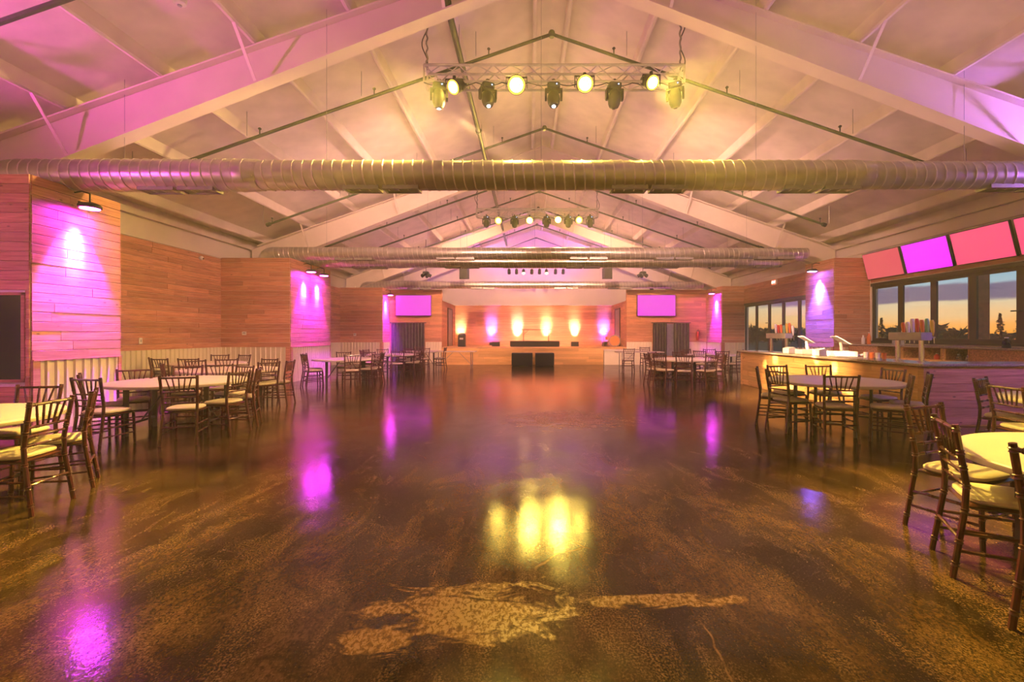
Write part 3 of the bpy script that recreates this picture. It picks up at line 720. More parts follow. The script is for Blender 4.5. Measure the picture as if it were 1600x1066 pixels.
# ------------------------------------------------------------------ wall wash lights
def wash(xface, y, z, s, color, led, label, energy, tilt=.10):
    t = thing('wall_wash_light', label, 'wall light', (xface+s*.26, y, z), group='coloured wash lights on the piers')
    MB().lathe([(.05, .03), (.12, .02), (.15, -.005), (.15, -.04), (.13, -.055)], 20).build('body', 'black_case', t, smooth=True)
    MB().lathe([(.125, -.057), (.125, -.053)], 20).build('led_face', led, t)
    MB().rings([(-s*.26, 0, .20), (-s*.12, 0, .22), (0, 0, .18), (0, 0, .02)], .012, 8).build('arm', 'black_case', t)
    MB().obox((0, -.18, .0), (0, .18, .0), .03, .03).build('yoke', 'black_case', t)
    core = tuple(.6*v+.4 for v in color)
    light('SPOT', 'wash_core', (0, 0, -.07), core, energy*1.1, t, (-s*.24, 0, -.62), size=.03, angle=30, blend=.8)
    light('SPOT', 'wash_halo', (0, 0, -.07), color, energy*2.6, t, (-s*.26, 0, -1.15), size=.03, angle=60, blend=.6)
MAG, VIO = (.46, .008, 1.), (.07, .06, 1.)
wash(PL, 7.3, 3.50, 1, MAG, 'magenta_led', 'magenta wash light on the near left pier', 330*E_WASH)
wash(PL, 14.72, 3.50, 1, MAG, 'magenta_led', 'left magenta wash light of the pair on the middle pier', 260*E_WASH)
wash(PL, 15.65, 3.50, 1, MAG, 'magenta_led', 'right magenta wash light of the pair on the middle pier', 260*E_WASH)
wash(PL, 23.15, 3.48, 1, MAG, 'magenta_led', 'magenta wash light on the far left pier', 420*E_WASH)
wash(PR, 14.6, 3.50, -1, VIO, 'violet_led', 'blue violet wash light on the right pier', 420*E_WASH)
wash(PR, 22.6, 3.50, -1, MAG, 'magenta_led', 'magenta wash light on the far right pier', 520*E_WASH)
# unseen wash lights beside the camera, plus bare beams added to tint nearby surfaces
wash(XL, 3.6, 3.2, 1, MAG, 'magenta_led', 'magenta wash light on the left wall beside the camera', 200*E_WASH)
wash(XR, 4.3, 3.3, -1, VIO, 'violet_led', 'violet wash light on the right wall beside the camera', 60*E_WASH)
light('SPOT', 'right_low_beam', (XR-.5, 4.3, 3.2), (.42, .16, 1.), 300, None, (8.2, 7.3, .6), size=.1, angle=85, blend=1.)
light('SPOT', 'left_low_beam', (XL+.5, 3.6, 3.1), (.80, .06, .62), 110, None, (-8.0, 6.9, 2.2), size=.1, angle=85, blend=1.)
light('SPOT', 'left_up_beam', (XL+.5, 3.6, 3.4), (1., .05, .72), 330*E_WASH, None, (-6.2, 5.2, 6.2), size=.1, angle=95, blend=1.)
light('SPOT', 'right_up_beam', (XR-.5, 6.4, 3.9), (.60, .22, 1.), 430*E_WASH, None, (7.2, 9.5, 6.0), size=.1, angle=110, blend=1.)

# ------------------------------------------------------------------ screens
def screen(cx, cy, cz, w, h, rz, tilt, mat, label, group):
    t = thing('wall_screen', label, 'screen', (cx, cy, cz), rz, group=group)
    M = Euler((tilt, 0, 0)).to_matrix().to_4x4()
    def put(name, b, mat_):
        b.v = [tuple(M @ Vector(v)) for v in b.v]; b.build(name, mat_, t)
    put('case', MB().bevel_box(-w/2, w/2, -.02, .04, -h/2, h/2, .008), 'black_case')
    put('display', MB().box(-w/2+.018, w/2-.018, -.024, -.0205, -h/2+.018, h/2-.018), mat)
    MB().box(-.15, .15, .03, .14, -.15, .15).build('bracket', 'black_case', t)
for i, (y0, y1, m, l) in enumerate(((12.50, 13.86, 'screen_rose', 'leftmost salmon screen of the row above the bar windows'), (11.06, 12.42, 'screen_magenta', 'bright magenta screen second in the row above the bar'), (9.62, 10.98, 'screen_pink', 'pink screen third in the row above the bar windows'), (8.18, 9.54, 'screen_pink', 'pink screen cut off by the right edge above the bar'))):
    screen(XR-.17, (y0+y1)/2, 3.47, y1-y0, .78, math.radians(-90), math.radians(14), m, l, 'screens above the serving windows')
screen(-5.93, YT-.16, 2.95, 1.84, 1.07, 0, 0, 'screen_far', 'large magenta screen left of the stage', 'screens beside the stage')
screen(6.58, YT-.16, 2.95, 1.98, 1.10, 0, 0, 'screen_far', 'large magenta screen right of the stage', 'screens beside the stage')

# ------------------------------------------------------------------ curtains, extinguisher, exit sign, plates
def curtain_panel(x0, x1, z0, z1, y, name, parent, folds):
    b = MB(); n = folds*6
    for k in range(n+1):
        u = k/n; yy = y+.045*math.sin(u*folds*2*math.pi)
        b.v += [(x0+(x1-x0)*u, yy, z0), (x0+(x1-x0)*u, yy, z1)]
    m = len(b.v)
    for k in range(n+1):
        u = k/n; yy = y+.012+.045*math.sin(u*folds*2*math.pi)
        b.v += [(x0+(x1-x0)*u, yy, z0), (x0+(x1-x0)*u, yy, z1)]
    for k in range(n):
        b.f.append((2*k, 2*k+2, 2*k+3, 2*k+1)); b.f.append((m+2*k+1, m+2*k+3, m+2*k+2, m+2*k))
    return b.build(name, 'curtain', parent, smooth=True)
for (xa, xb, gap, l) in ((-7.1, -5.38, None, 'dark curtain drawn across the doorway left of the stage'), (6.42, 8.3, (7.14, 7.50), 'dark curtain with a central gap right of the stage')):
    t = thing('door_curtain', l, 'curtain', (0,0,0))
    if gap:
        curtain_panel(xa, gap[0], .02, 2.03, YT-.10, 'drape', t, 5); curtain_panel(gap[1], xb, .02, 2.03, YT-.10, 'drape', t, 5)
        MB().box(gap[0]-.1, gap[1]+.1, YT-.03, YT-.005, .35, 2.0).build('door_panel', 'steel_grey', t)
    else: curtain_panel(xa, xb, .02, 2.03, YT-.10, 'drape', t, 11)
    MB().tube((xa-.08, YT-.10, 2.06), (xb+.08, YT-.10, 2.06), .02, 8).build('rod', 'black_case', t)
ex = thing('fire_extinguisher', 'red fire extinguisher on the wall by the right curtain', 'extinguisher', (8.72, YT-.12, 1.15))
MB().lathe([(.06, 0), (.075, .02), (.075, .38), (.05, .44), (.025, .46)], 14).build('cylinder', 'red_paint', ex, smooth=True)
MB().tube((0,0,.46), (0,0,.52), .02, 8).obox((0, .02, .53), (0, -.12, .55), .03, .015).build('valve', 'black_case', ex)
MB().rings([(.02,0,.5), (.09,-.02,.46), (.10,-.02,.25)], .012, 6).build('hose', 'black_case', ex)
sg = thing('exit_sign', 'red EXIT sign above the glass doors', 'sign', (XR-.06, 19.2, 3.52))
MB().bevel_box(-.03, .03, -.17, .17, 0, .22, .01).build('box', 'white_plastic', sg)
MB().box(-.036, -.031, -.155, .155, .015, .205).build('face', 'exit_face', sg)
def text(txt, size, loc, rot, mat, parent, name='lettering'):
    c = bpy.data.curves.new(name, 'FONT'); c.body = txt; c.size = size; c.align_x = 'CENTER'; c.align_y = 'CENTER'; c.extrude = .001
    o = bpy.data.objects.new(name, c); COL.objects.link(o); o.parent = parent; o.location = loc; o.rotation_euler = rot; c.materials.append(MATS[mat])
    bpy.context.view_layer.update(); m = bpy.data.meshes.new_from_object(o); bpy.data.objects.remove(o)
    return inst(name, m, parent, loc, rot)
text('EXIT', .15, (-.038, 0, .11), (math.pi/2, 0, -math.pi/2), 'exit_letter', sg)
def plate(name, label, cat, x, y, z, w, h, axis, mat='white_plastic'):
    t = thing(name, label, cat, (x, y, z))
    if axis == 'y': MB().bevel_box(-w/2, w/2, -.02, 0, -h/2, h/2, .004).build('cover', mat, t); MB().box(-w*.28, w*.28, -.024, -.02, -h*.1, h*.28).build('button', 'grey_plastic', t)
    else: MB().bevel_box(0, .02, -w/2, w/2, -h/2, h/2, .004).build('cover', mat, t); MB().box(.02, .026, -w*.15, w*.15, -h*.2, h*.2).build('button', 'grey_plastic', t)
plate('thermostat', 'small white thermostat on the middle left pier', 'thermostat', -8.57, 13.895, 1.49, .13, .11, 'y')
plate('light_switch', 'white switch plate on the left wall', 'switch', XL+.026, 11.0, 1.30, .09, .15, 'x')
plate('pier_outlet', 'small white plate on the far left pier', 'switch', -8.55, 22.675, 1.45, .13, .14, 'y')
cm = thing('security_camera', 'small white camera on the left wall by the middle pier', 'camera', (XL+.03, 13.0, 3.62))
MB().lathe([(.05, 0), (.06, .02), (.06, .05), (.04, .08), (.015, .095)], 12, M=rot_to((1, 0, -.3))).build('dome', 'white_plastic', cm, smooth=True)
MB().lathe([(.02, .09), (.02, .1)], 8, M=rot_to((1, 0, -.3))).build('lens', 'black_glass', cm)
dt = thing('smoke_detector', 'round white detector under the near left purlin', 'detector', (-4.62, 6.1, roof_z(-4.62)-.26))
MB().lathe([(.03, -.06), (.075, -.04), (.085, 0), (.085, .02)], 18).build('housing', 'white_plastic', dt, smooth=True)
MB().lathe([(.025, -.075), (.028, -.06)], 10).build('sensor', 'grey_plastic', dt)

# ------------------------------------------------------------------ chairs
def bamboo(pts, r, rings, n=8):
    """turned stick with raised double rings at the given fractions of its length"""
    P = [Vector(p) for p in pts]; lens = [0.]
    for i in range(1, len(P)): lens.append(lens[-1]+(P[i]-P[i-1]).length)
    T = lens[-1]
    def at(d):
        for i in range(1, len(P)):
            if d <= lens[i] or i == len(P)-1:
                f = (d-lens[i-1])/max(1e-9, lens[i]-lens[i-1]); return P[i-1].lerp(P[i], f)
    st_ = [(l, r) for l in lens]
    for q in rings:
        c = q*T
        for o, k in ((-.014, 1.), (-.010, 1.32), (-.003, 1.05), (.003, 1.05), (.010, 1.32), (.014, 1.)): st_.append((min(T, max(0, c+o)), r*k))
    st_.sort(key=lambda a: a[0])
    return MB().rings([at(d) for d, _ in st_], [q for _, q in st_], n)
def make_chair():
    M_ = {}
    def reg(key, b, mat='chair_wood'): M_[key] = b.mesh(key, mat, True)
    for s, k in ((-1, 'l'), (1, 'r')):
        reg('post'+k, bamboo([(s*.205, -.265, 0), (s*.190, -.205, .42), (s*.192, -.20, .56), (s*.208, -.255, .915)], .0175, (.09, .24, .44, .60, .72, .82, .965)))
        M_['post'+k].name = 'rear_post'
        reg('leg'+k, bamboo([(s*.192, .20, 0), (s*.186, .185, .425)], .0165, (.2, .5, .85)))
    def back(z):                                     # y of the back plane at height z
        return -.20-.055*(z-.56)/.355 if z > .56 else -.2
    def hw(z): return .192+.016*max(0, z-.56)/.355
    reg('top', bamboo([(-hw(.89), back(.89), .885), (hw(.89), back(.89), .885)], .0125, (.12, .5, .88)))
    for k, z in (('a', .70), ('b', .625), ('c', .55)): reg('rail'+k, bamboo([(-hw(z), back(z), z), (hw(z), back(z), z)], .0105, (.25, .75)))
    for i in range(5):
        u = (i-2)/2.
        reg('sp%d' % i, bamboo([(u*.095, back(.70), .70), (u*.142, back(.885), .885)], .0085, (.5,), 6))
    reg('frame', MB().bevel_box(-.19, .19, -.195, .195, .415, .445, .012))
    c = MB(); n = 24
    for (k, z) in ((.93, .446), (1., .458), (.995, .474), (.93, .486), (.6, .494)):
        for j in range(n):
            a = 2*math.pi*j/n; e = .42
            x = math.copysign(abs(math.cos(a))**e, math.cos(a))*.195*k; y = math.copysign(abs(math.sin(a))**e, math.sin(a))*.195*k+.005
            c.v.append((x, y, z))
    for i in range(4):
        for j in range(n): c.f.append((i*n+j, i*n+(j+1) % n, (i+1)*n+(j+1) % n, (i+1)*n+j))
    c.f.append(tuple(range(n))[::-1]); c.f.append(tuple(4*n+j for j in range(n)))
    reg('cushion', c, 'cushion')
    for s, k in ((-1, 'l'), (1, 'r')):
        for z, q in ((.27, 'u'), (.16, 'd')): reg('side'+k+q, bamboo([(s*.196, -.265+.06*z/.42, z), (s*.19, .195-.01*z, z)], .010, (.3, .7), 6))
    for z, q in ((.31, 'u'), (.21, 'd')): reg('front'+q, bamboo([(-.19, .192, z), (.19, .192, z)], .010, (.3, .7), 6))
    reg('backd', bamboo([(-.197, -.235, .24), (.197, -.235, .24)], .010, (.3, .7), 6))
    return M_
CH = make_chair()
CH_PARTS = [('rear_post', 'postl'), ('rear_post', 'postr'), ('front_leg', 'legl'), ('front_leg', 'legr'), ('top_rail', 'top'), ('back_rail', 'raila'), ('back_rail', 'railb'), ('back_rail', 'railc')] + \
    [('spindle', 'sp%d' % i) for i in range(5)] + [('seat_frame', 'frame'), ('seat_cushion', 'cushion')] + \
    [('stretcher', k) for k in ('sidelu', 'sideld', 'sideru', 'siderd', 'frontu', 'frontd', 'backd')]
def chair(rx, ry, fx, fy, label, group):
    """rx, ry: middle of the rear feet; fx, fy: the way the sitter faces"""
    d = math.hypot(fx, fy); fx /= d; fy /= d
    t = thing('ballroom_chair', label, 'chair', (rx+fx*.255, ry+fy*.255, 0), math.atan2(fy, fx)-math.pi/2, group)
    for nm, k in CH_PARTS: inst(nm, CH[k], t)
    return t
# ------------------------------------------------------------------ tables
def make_round():
    M_ = {}
    Rr = .90
    M_['top'] = MB().lathe([(Rr-.03, .705), (Rr-.006, .709), (Rr, .718), (Rr, .742), (Rr-.006, .749), (Rr-.02, .751), (.02, .751)], 72).mesh('table_top', 'laminate', True)
    M_['leg'] = MB().prism([(-.026, 0), (.026, 0), (.030, .70), (-.030, .70)], 'y', -.018, .018).mesh('leg', 'leg_metal')
    M_['bar'] = MB().obox((0, -.40, .16), (0, .40, .16), .03, .03).mesh('crossbar', 'leg_metal')
    M_['brace'] = MB().tube((.0, 0, .16), (-.36, 0, .69), .013, 6).mesh('brace', 'leg_metal')
    M_['apron'] = MB().obox((-.62, 0, .695), (.62, 0, .695), .04, .02).mesh('apron_bar', 'leg_metal')
    return M_
TB = make_round()
def round_table(x, y, rz, label):
    t = thing('round_table', label, 'table', (x, y, 0), rz, 'round banquet tables')
    inst('table_top', TB['top'], t)
    for s in (-1, 1):
        for q in (-1, 1): inst('leg', TB['leg'], t, (s*.50, q*.38, 0), (0, 0, math.pi/2 if False else 0))
        inst('crossbar', TB['bar'], t, (s*.50, 0, 0), (0, 0, 0))
        inst('brace', TB['brace'], t, (s*.50, 0, 0), (0, 0, 0 if s > 0 else math.pi))
    for q in (-.38, .38): inst('apron_bar', TB['apron'], t, (0, q, 0))
    return t
SIDES = {}
def setting(cx, cy, rz, tlabel, place, chairs):
    round_table(cx, cy, rz, tlabel)
    for c in chairs:
        x, y, pos = c[0], c[1], c[2]
        fx, fy = c[3] if len(c) > 3 else (cx-x, cy-y)
        chair(x, y, fx, fy, 'dark wood chair at %s, %s' % (place, pos), 'chairs at %s' % place)
setting(-5.1, 3.83, .3, 'round table with yellow lit top cut off by the left edge', 'the cut-off left table', [
    (-4.0, 3.87, 'nearest the camera', (-.985, -.16)), (-4.25, 4.51, 'second along its right side', (-.785, -.62)), (-5.25, 4.95, 'behind the table top')])
setting(-5.33, 7.04, .25, 'large round table in front of the near left pier', 'the round table by the near left pier', [
    (-4.56, 6.0, 'facing away in front', (-.30, .95)), (-4.24, 6.77, 'right side nearer', (-1, .12)), (-4.36, 7.45, 'right side farther'), (-4.95, 8.05, 'back right'),
    (-5.95, 8.05, 'back left'), (-6.2, 7.25, 'left against the ribs', (.6, -.75)), (-6.15, 6.3, 'left corner behind another'), (-5.5, 5.72, 'front left')])
setting(-6.07, 9.37, .6, 'second round table behind, near the left wall', 'the second left round table', [
    (-5.65, 8.42, 'front'), (-5.15, 9.15, 'right front', (-.75, .5)), (-4.98, 9.65, 'far right edge-on', (-1, -.1)), (-5.85, 10.42, 'back'), (-6.75, 10.3, 'back left'),
    (-7.05, 9.75, 'left'), (-6.85, 8.6, 'front left')])
setting(-8.05, 11.45, .1, 'round table deep in the corner by the left wall', 'the corner round table', [
    (-8.35, 10.42, 'front left', (.15, 1)), (-7.72, 10.45, 'front right', (-.2, 1)), (-8.86, 10.75, 'left wall side'), (-8.37, 12.5, 'back left'), (-7.70, 12.5, 'back right')])
setting(4.70, 7.1, .75, 'large round table in front of the bar', 'the round table before the bar', [
    (4.18, 6.15, 'facing away in front', (.22, .97)), (5.12, 6.15, 'front right', (-.78, .55)), (5.62, 6.45, 'right against the bar end'), (5.78, 7.3, 'right by the bar', (-1, -.1)),
    (3.73, 6.95, 'left front', (1, .25)), (3.76, 7.6, 'left edge-on'), (4.40, 8.17, 'back left'), (5.13, 8.17, 'back right', (-.1, -1))])
setting(3.45, 2.42, .2, 'round table with yellow lit top cut off by the right edge', 'the cut-off right table', [
    (2.64, 2.93, 'nearest whole chair', (.88, -.47)), (3.07, 3.58, 'just behind', (.34, -.94)), (2.43, 2.07, 'cut by frame', (.97, .2))])
setting(6.2, 4.85, .5, 'round table at the right edge before the bar end', 'the right edge table', [
    (5.06, 4.9, 'its left side', (1, -.12)), (5.66, 5.78, 'its back left')])
setting(-5.35, 13.45, .4, 'far round table beside the middle left pier', 'the far left table by the pier', [
    (-6.42, 13.2, 'left edge-on'), (-6.15, 12.6, 'front left'), (-4.75, 12.45, 'front right'), (-4.35, 13.2, 'right front'), (-4.4, 13.95, 'right back'), (-5.0, 14.5, 'back right'), (-5.8, 14.45, 'back left')])
setting(-4.85, 16.5, .9, 'middle of the far left round tables', 'the middle far left table', [
    (-5.75, 15.85, 'left front'), (-4.4, 15.5, 'front'), (-3.85, 16.1, 'right front'), (-5.5, 17.35, 'back left'), (-4.5, 17.55, 'back'), (-5.9, 16.7, 'left'), (-3.9, 17.0, 'right back')])
setting(-4.55, 19.6, .2, 'farthest left round table before the curtain', 'the farthest left table', [
    (-4.9, 18.55, 'front left'), (-4.2, 18.55, 'front right'), (-3.5, 19.4, 'right edge-on', (-1, .05)), (-5.6, 19.4, 'left'), (-4.9, 20.6, 'back')])
setting(4.5, 13.35, .1, 'far right round table left of the bar', 'the far right table', [
    (3.38, 13.2, 'left edge-on'), (3.6, 12.7, 'left front'), (4.15, 12.3, 'front left'), (4.9, 12.3, 'front right'), (5.45, 12.75, 'right front'), (5.6, 13.5, 'right'), (4.75, 14.5, 'back'), (3.8, 14.2, 'back left')])
setting(6.5, 16.3, .5, 'farthest right round table behind the bar corner', 'the farthest right table', [
    (5.75, 15.5, 'front left'), (6.4, 15.2, 'front'), (7.1, 15.4, 'front right'), (7.55, 16.1, 'right'), (5.45, 16.4, 'left'), (5.9, 17.2, 'back left'), (6.8, 17.35, 'back right')])

def rect_table(x, y, w, label, rz=0.):
    t = thing('folding_table', label, 'table', (x, y, 0), rz)
    MB().bevel_box(-w/2, w/2, -.38, .38, .715, .75, .008).build('table_top', 'laminate', t)
    for s in (-1, 1):
        for q in (-1, 1): MB().tube((s*(w/2-.2), q*.30, 0), (s*(w/2-.2), q*.30, .715), .016, 8).build('leg', 'steel_grey', t)
        MB().tube((s*(w/2-.2), -.30, .14), (s*(w/2-.2), .30, .14), .012, 6).build('crossbar', 'steel_grey', t)
        MB().tube((s*(w/2-.2), 0, .16), (s*(w/2-.75), 0, .70), .012, 6).build('brace', 'steel_grey', t)
    return t
rect_table(-3.1, 19.6, 1.75, 'long folding table before the left end of the stage')
rect_table(4.55, 19.0, 1.9, 'long folding table before the cream platform')
chair(3.88, 17.8, .05, 1, 'dark wood chair standing alone before the long table by the stage', 'chairs by the stage')
chair(5.0, 19.85, 0, -1, 'dark wood chair tucked behind the long table by the stage', 'chairs by the stage')

# ------------------------------------------------------------------ things on and before the stage
for x, w, l in ((-.30, .96, 'left black subwoofer on the floor before the stage'), (.74, .86, 'right black subwoofer on the floor before the stage')):
    t = thing('subwoofer', l, 'speaker', (x, 21.45, 0), group='subwoofers before the stage')
    MB().bevel_box(-w/2, w/2, -.34, .34, .02, .60, .015).build('cabinet', 'black_case', t)
    MB().box(-w/2+.04, w/2-.04, -.352, -.341, .06, .56).build('grille', 'carpet_black', t)
    for s in (-1, 1): MB().box(s*w/2-.012, s*w/2+.012, -.1, .1, .3, .4).build('handle', 'steel_grey', t)
    for s in (-1, 1):
        for q in (-.25, .25): MB().tube((s*(w/2-.08), q, 0), (s*(w/2-.08), q, .02), .03, 8).build('foot', 'black_case', t)
ri = thing('drum_riser', 'low black riser in the middle of the stage', 'riser', (.33, 25.2, .8))
MB().bevel_box(-1.33, 1.33, -.6, .6, .03, .30, .01).build('deck', 'carpet_black', ri); MB().box(-1.3, 1.3, -.57, .57, 0, .03).build('base', 'black_case', ri)
dj = thing('keyboard_stand', 'thin legged stand with a long flat top on the riser', 'stand', (.40, 25.1, 1.10))
MB().bevel_box(-.85, .85, -.2, .2, .60, .64, .01).build('top', 'black_case', dj)
for s in (-1, 1):
    MB().tube((s*.68, 0, 0), (s*.68, 0, .6), .022, 8).build('post', 'black_case', dj)
    MB().tube((s*.68, 0, .35), (s*.42, 0, .58), .015, 6).build('brace', 'black_case', dj)
    MB().obox((s*.68, -.22, .015), (s*.68, .22, .015), .05, .03).build('foot', 'black_case', dj)
bn = thing('waste_bin', 'black domed bin at the left side of the stage', 'bin', (-3.62, 25.0, .8))
MB().prism([(-.19, -.19), (.19, -.19), (.19, .19), (-.19, .19)], 'z', 0, .60).build('body', 'black_case', bn)
MB().lathe([(.21, .60), (.21, .64), (.17, .70), (.09, .745), (.02, .755)], 16).build('dome_lid', 'black_case', bn, smooth=True)
MB().box(-.1, .1, -.2, -.19, .38, .48).build('label_plate', 'white_plastic', bn)
dr = thing('bass_drum', 'bass drum with an orange reflecting head at the right of the stage', 'drum', (4.66, 24.9, .8))
MB().lathe([(.30, -.2), (.30, .2)], 28, (0, 0, .32), rot_to((-.25, -1, 0))).build('shell', 'black_case', dr, smooth=True)
MB().lathe([(.27, .2), (.27, .21)], 28, (0, 0, .32), rot_to((-.25, -1, 0))).build('head', 'orange_lit_skin', dr)
MB().lathe([(.275, .19), (.32, .19), (.32, .225), (.275, .225), (.275, .19)], 28, (0, 0, .32), rot_to((-.25, -1, 0))).build('hoop', 'steel_grey', dr)
for s in (-1, 1): MB().tube((s*.28, -.1, .2), (s*.40, -.25, 0), .012, 6).build('spur', 'steel_grey', dr)
sn = thing('drum_stack', 'small drum and stand beside the bass drum', 'drum', (4.35, 25.1, .8))
MB().lathe([(.17, 0), (.17, .15)], 20, (0, 0, .38)).build('snare', 'orange_lit_skin', sn, smooth=True)
for k in range(3): a = k*2.09; MB().tube((0, 0, .36), (.2*math.cos(a), .2*math.sin(a), 0), .010, 6).build('stand_leg', 'chrome', sn)
MB().tube((-.25, .1, 0), (-.25, .1, .76), .012, 6).build('pole', 'chrome', sn)
MB().lathe([(.02, .02), (.19, .0), (.19, .006), (.02, .03)], 20, (-.12, .1, .76)).build('cymbal', 'orange_lit_skin', sn)
UP = [(718, (1., .75, .45), 150), (767, (.40, .12, 1.), 300), (808, (1., .72, .70), 210), (854, (1., .62, .36), 240), (899, (1., .76, .50), 180), (945, (.40, .12, 1.), 300)]
for i, (px, c, e) in enumerate(UP):
    x = (px-826)/F*27.7
    t = thing('stage_uplight', ['amber uplight behind the bin at the left of the stage', 'purple uplight second from left along the stage wall', 'peach uplight behind the left half of the riser', 'orange uplight behind the right half of the riser', 'pale yellow uplight right of the riser', 'purple uplight at the right end of the stage wall'][i], 'uplight', (x, 27.75, .8), group='uplights along the stage wall')
    M = rot_to((0, .22, 1))
    MB().lathe([(.07, .02), (.10, .06), (.11, .17), (.10, .17)], 14, M=M).build('can', 'black_case', t, smooth=True)
    MB().lathe([(.095, .165), (.095, .172)], 14, M=M).build('lens', 'amber_led' if i not in (1, 5) else 'magenta_led', t)
    MB().box(-.14, .14, -.1, .1, 0, .02).build('foot', 'black_case', t)
    light('SPOT', 'uplight_beam', (0, .04, .2), c, e*1.9*E_STAGE, t, (0, .04+.42, 1.0), size=.03, angle=46, blend=1.)
for x, l in ((-5.6, 'purple roof light on top of the left screen wall'), (6.4, 'purple roof light on top of the right screen wall')):
    t = thing('roof_uplight', l, 'uplight', (x, YT+.09, ZT))
    MB().lathe([(.07, .02), (.10, .05), (.10, .16), (.09, .16)], 14).build('can', 'black_case', t, smooth=True); MB().lathe([(.085, .155), (.085, .162)], 14).build('lens', 'violet_led', t); MB().box(-.1, .1, -.08, .08, 0, .02).build('foot', 'black_case', t)
    light('SPOT', 'roof_beam', (0, 0, .2), (.55, .12, 1.), 1300, t, (-x*.75, 2.6, 3.6), size=.05, angle=75, blend=.8)
for i, (px, w) in enumerate(((775, .44), (898, .42), (944.5, .25))):
    d = 25.6; x = (px-826)/F*d
    t = thing('floor_monitor', ['wedge monitor left of the stage riser', 'wedge monitor right of the stage riser', 'small wedge monitor by the drum'][i], 'speaker', (x, d, .8), group='wedge monitors on the stage')
    MB().prism([(-.18, 0), (.18, 0), (.18, .12), (-.02, .26), (-.18, .26)], 'x', -w/2, w/2).build('cabinet', 'black_case', t)
    MB().obox((0, .20, .06), (0, .0, .255), w*.9, .01).build('grille', 'carpet_black', t)

# ------------------------------------------------------------------ the bar
BX, BY0, BY1, BZ = 6.25, 7.29, 13.56, .99
bc = thing('bar_counter', 'long pine fronted bar with an L shaped top', 'bar', (0,0,0))
MB().box(BX+.02, BX+.14, BY0+.02, BY1, 0, BZ-.05).box(BX+.14, XR-.02, BY0+.02, BY0+.14, 0, BZ-.05).build('bar_wall', 'bar_pine', bc)
planks(bc, (BX+.02, BY1, 0), 'y-', BY1-BY0-.10, .02, BZ-.06, mat='bar_pine', row=.135, seed=31, lens=(1.2, 2.8))
planks(bc, (BX+.08, BY0+.02, 0), 'x+', XR-.06-BX-.08, .02, BZ-.06, mat='cedar', row=.135, seed=33, lens=(1.5, 3))
MB().box(BX-.012, BX+.075, BY0-.015, BY0+.10, 0, BZ-.06).build('corner_board', 'bar_pine', bc)
MB().box(BX-.01, BX+.02, BY1-.06, BY1+.005, 0, BZ-.06).build('end_board', 'bar_pine', bc)
tp = MB(); tp.bevel_box(BX-.08, BX+.62, BY0-.06, BY1+.06, BZ-.045, BZ, .01); tp.bevel_box(BX+.62, XR-.02, BY0-.06, BY0+.62, BZ-.045, BZ, .01)
tp.build('counter_top', 'stone_top', bc)
MB().box(BX+.10, BX+.60, BY0+.14, BY1-.02, .45, .48).build('under_shelf', 'osb', bc)
# back counter with cubby holes under the windows
bk = thing('back_counter', 'back counter with open cubby holes under the windows', 'counter', (0,0,0))
X0 = 9.62; ZB = 1.13
MB().bevel_box(X0-.05, XR-.002, BY0+.66, 13.88, ZB, ZB+.045, .01).build('counter_top', 'stone_top', bk)
holes_ = [(11.9, 12.7), (11.3, 11.82), (10.75, 11.22), (10.08, 10.62)]
b = MB(); ycur = BY0+.66
for (a, c) in sorted(holes_): b.box(X0, XR-.03, ycur, a, .08, ZB); b.box(X0, XR-.03, a, c, .08, .86); b.box(XR-.08, XR-.03, a, c, .86, ZB); ycur = c
b.box(X0, XR-.03, ycur, 13.86, .08, ZB).build('carcass', 'osb', bk)
b = MB()
for (a, c) in holes_: b.box(X0-.012, X0-.001, a-.03, a, .84, ZB-.01).box(X0-.012, X0-.001, c, c+.03, .84, ZB-.01).box(X0-.012, X0-.001, a, c, .835, .86)
b.build('face_trim', 'bar_pine', bk)
MB().box(X0+.05, XR-.03, BY0+.66, 13.86, 0, .08).build('plinth', 'black_case', bk)
def jar(x, y, z, r, h, mat, label, name='jar', cat='jar', group='things on the back counter'):
    t = thing(name, label, cat, (x, y, z), group=group)
    MB().lathe([(r*.9, 0), (r, .01), (r, h*.62), (r*.5, h*.78), (r*.42, h*.92)], 14).build('body', mat, t, smooth=True)
    MB().lathe([(r*.48, h*.92), (r*.48, h)], 12).build('cap', 'white_plastic' if mat != 'white_plastic' else 'grey_plastic', t); return t
for i, (y, r, h, m) in enumerate(((10.22, .05, .13, 'chrome'), (10.45, .055, .15, 'chrome'), (11.0, .06, .14, 'handle_red'))):
    jar(9.75, y, .86, r, h, m, ['left steel jar inside the rightmost cubby hole', 'right steel jar inside the rightmost cubby hole', 'red jar inside the middle cubby hole'][i][:60], group='jars in the cubby holes')
for i, (x, y, r, h, m) in enumerate(((9.8, 13.5, .045, .26, 'handle_white'), (9.75, 13.2, .05, .34, 'handle_orange'), (9.8, 12.35, .05, .33, 'grey_plastic'), (9.85, 12.15, .05, .38, 'grey_plastic'), (9.8, 9.45, .07, .22, 'black_glass'))):
    jar(x, y, ZB+.045, r, h, m, ['short white bottle by the pier on the back counter', 'orange capped bottle by the pier on the back counter', 'left clear spray bottle before the first window', 'right taller spray bottle before the first window', 'dark bottle on the back counter at the right window'][i], 'bottle', 'bottle')
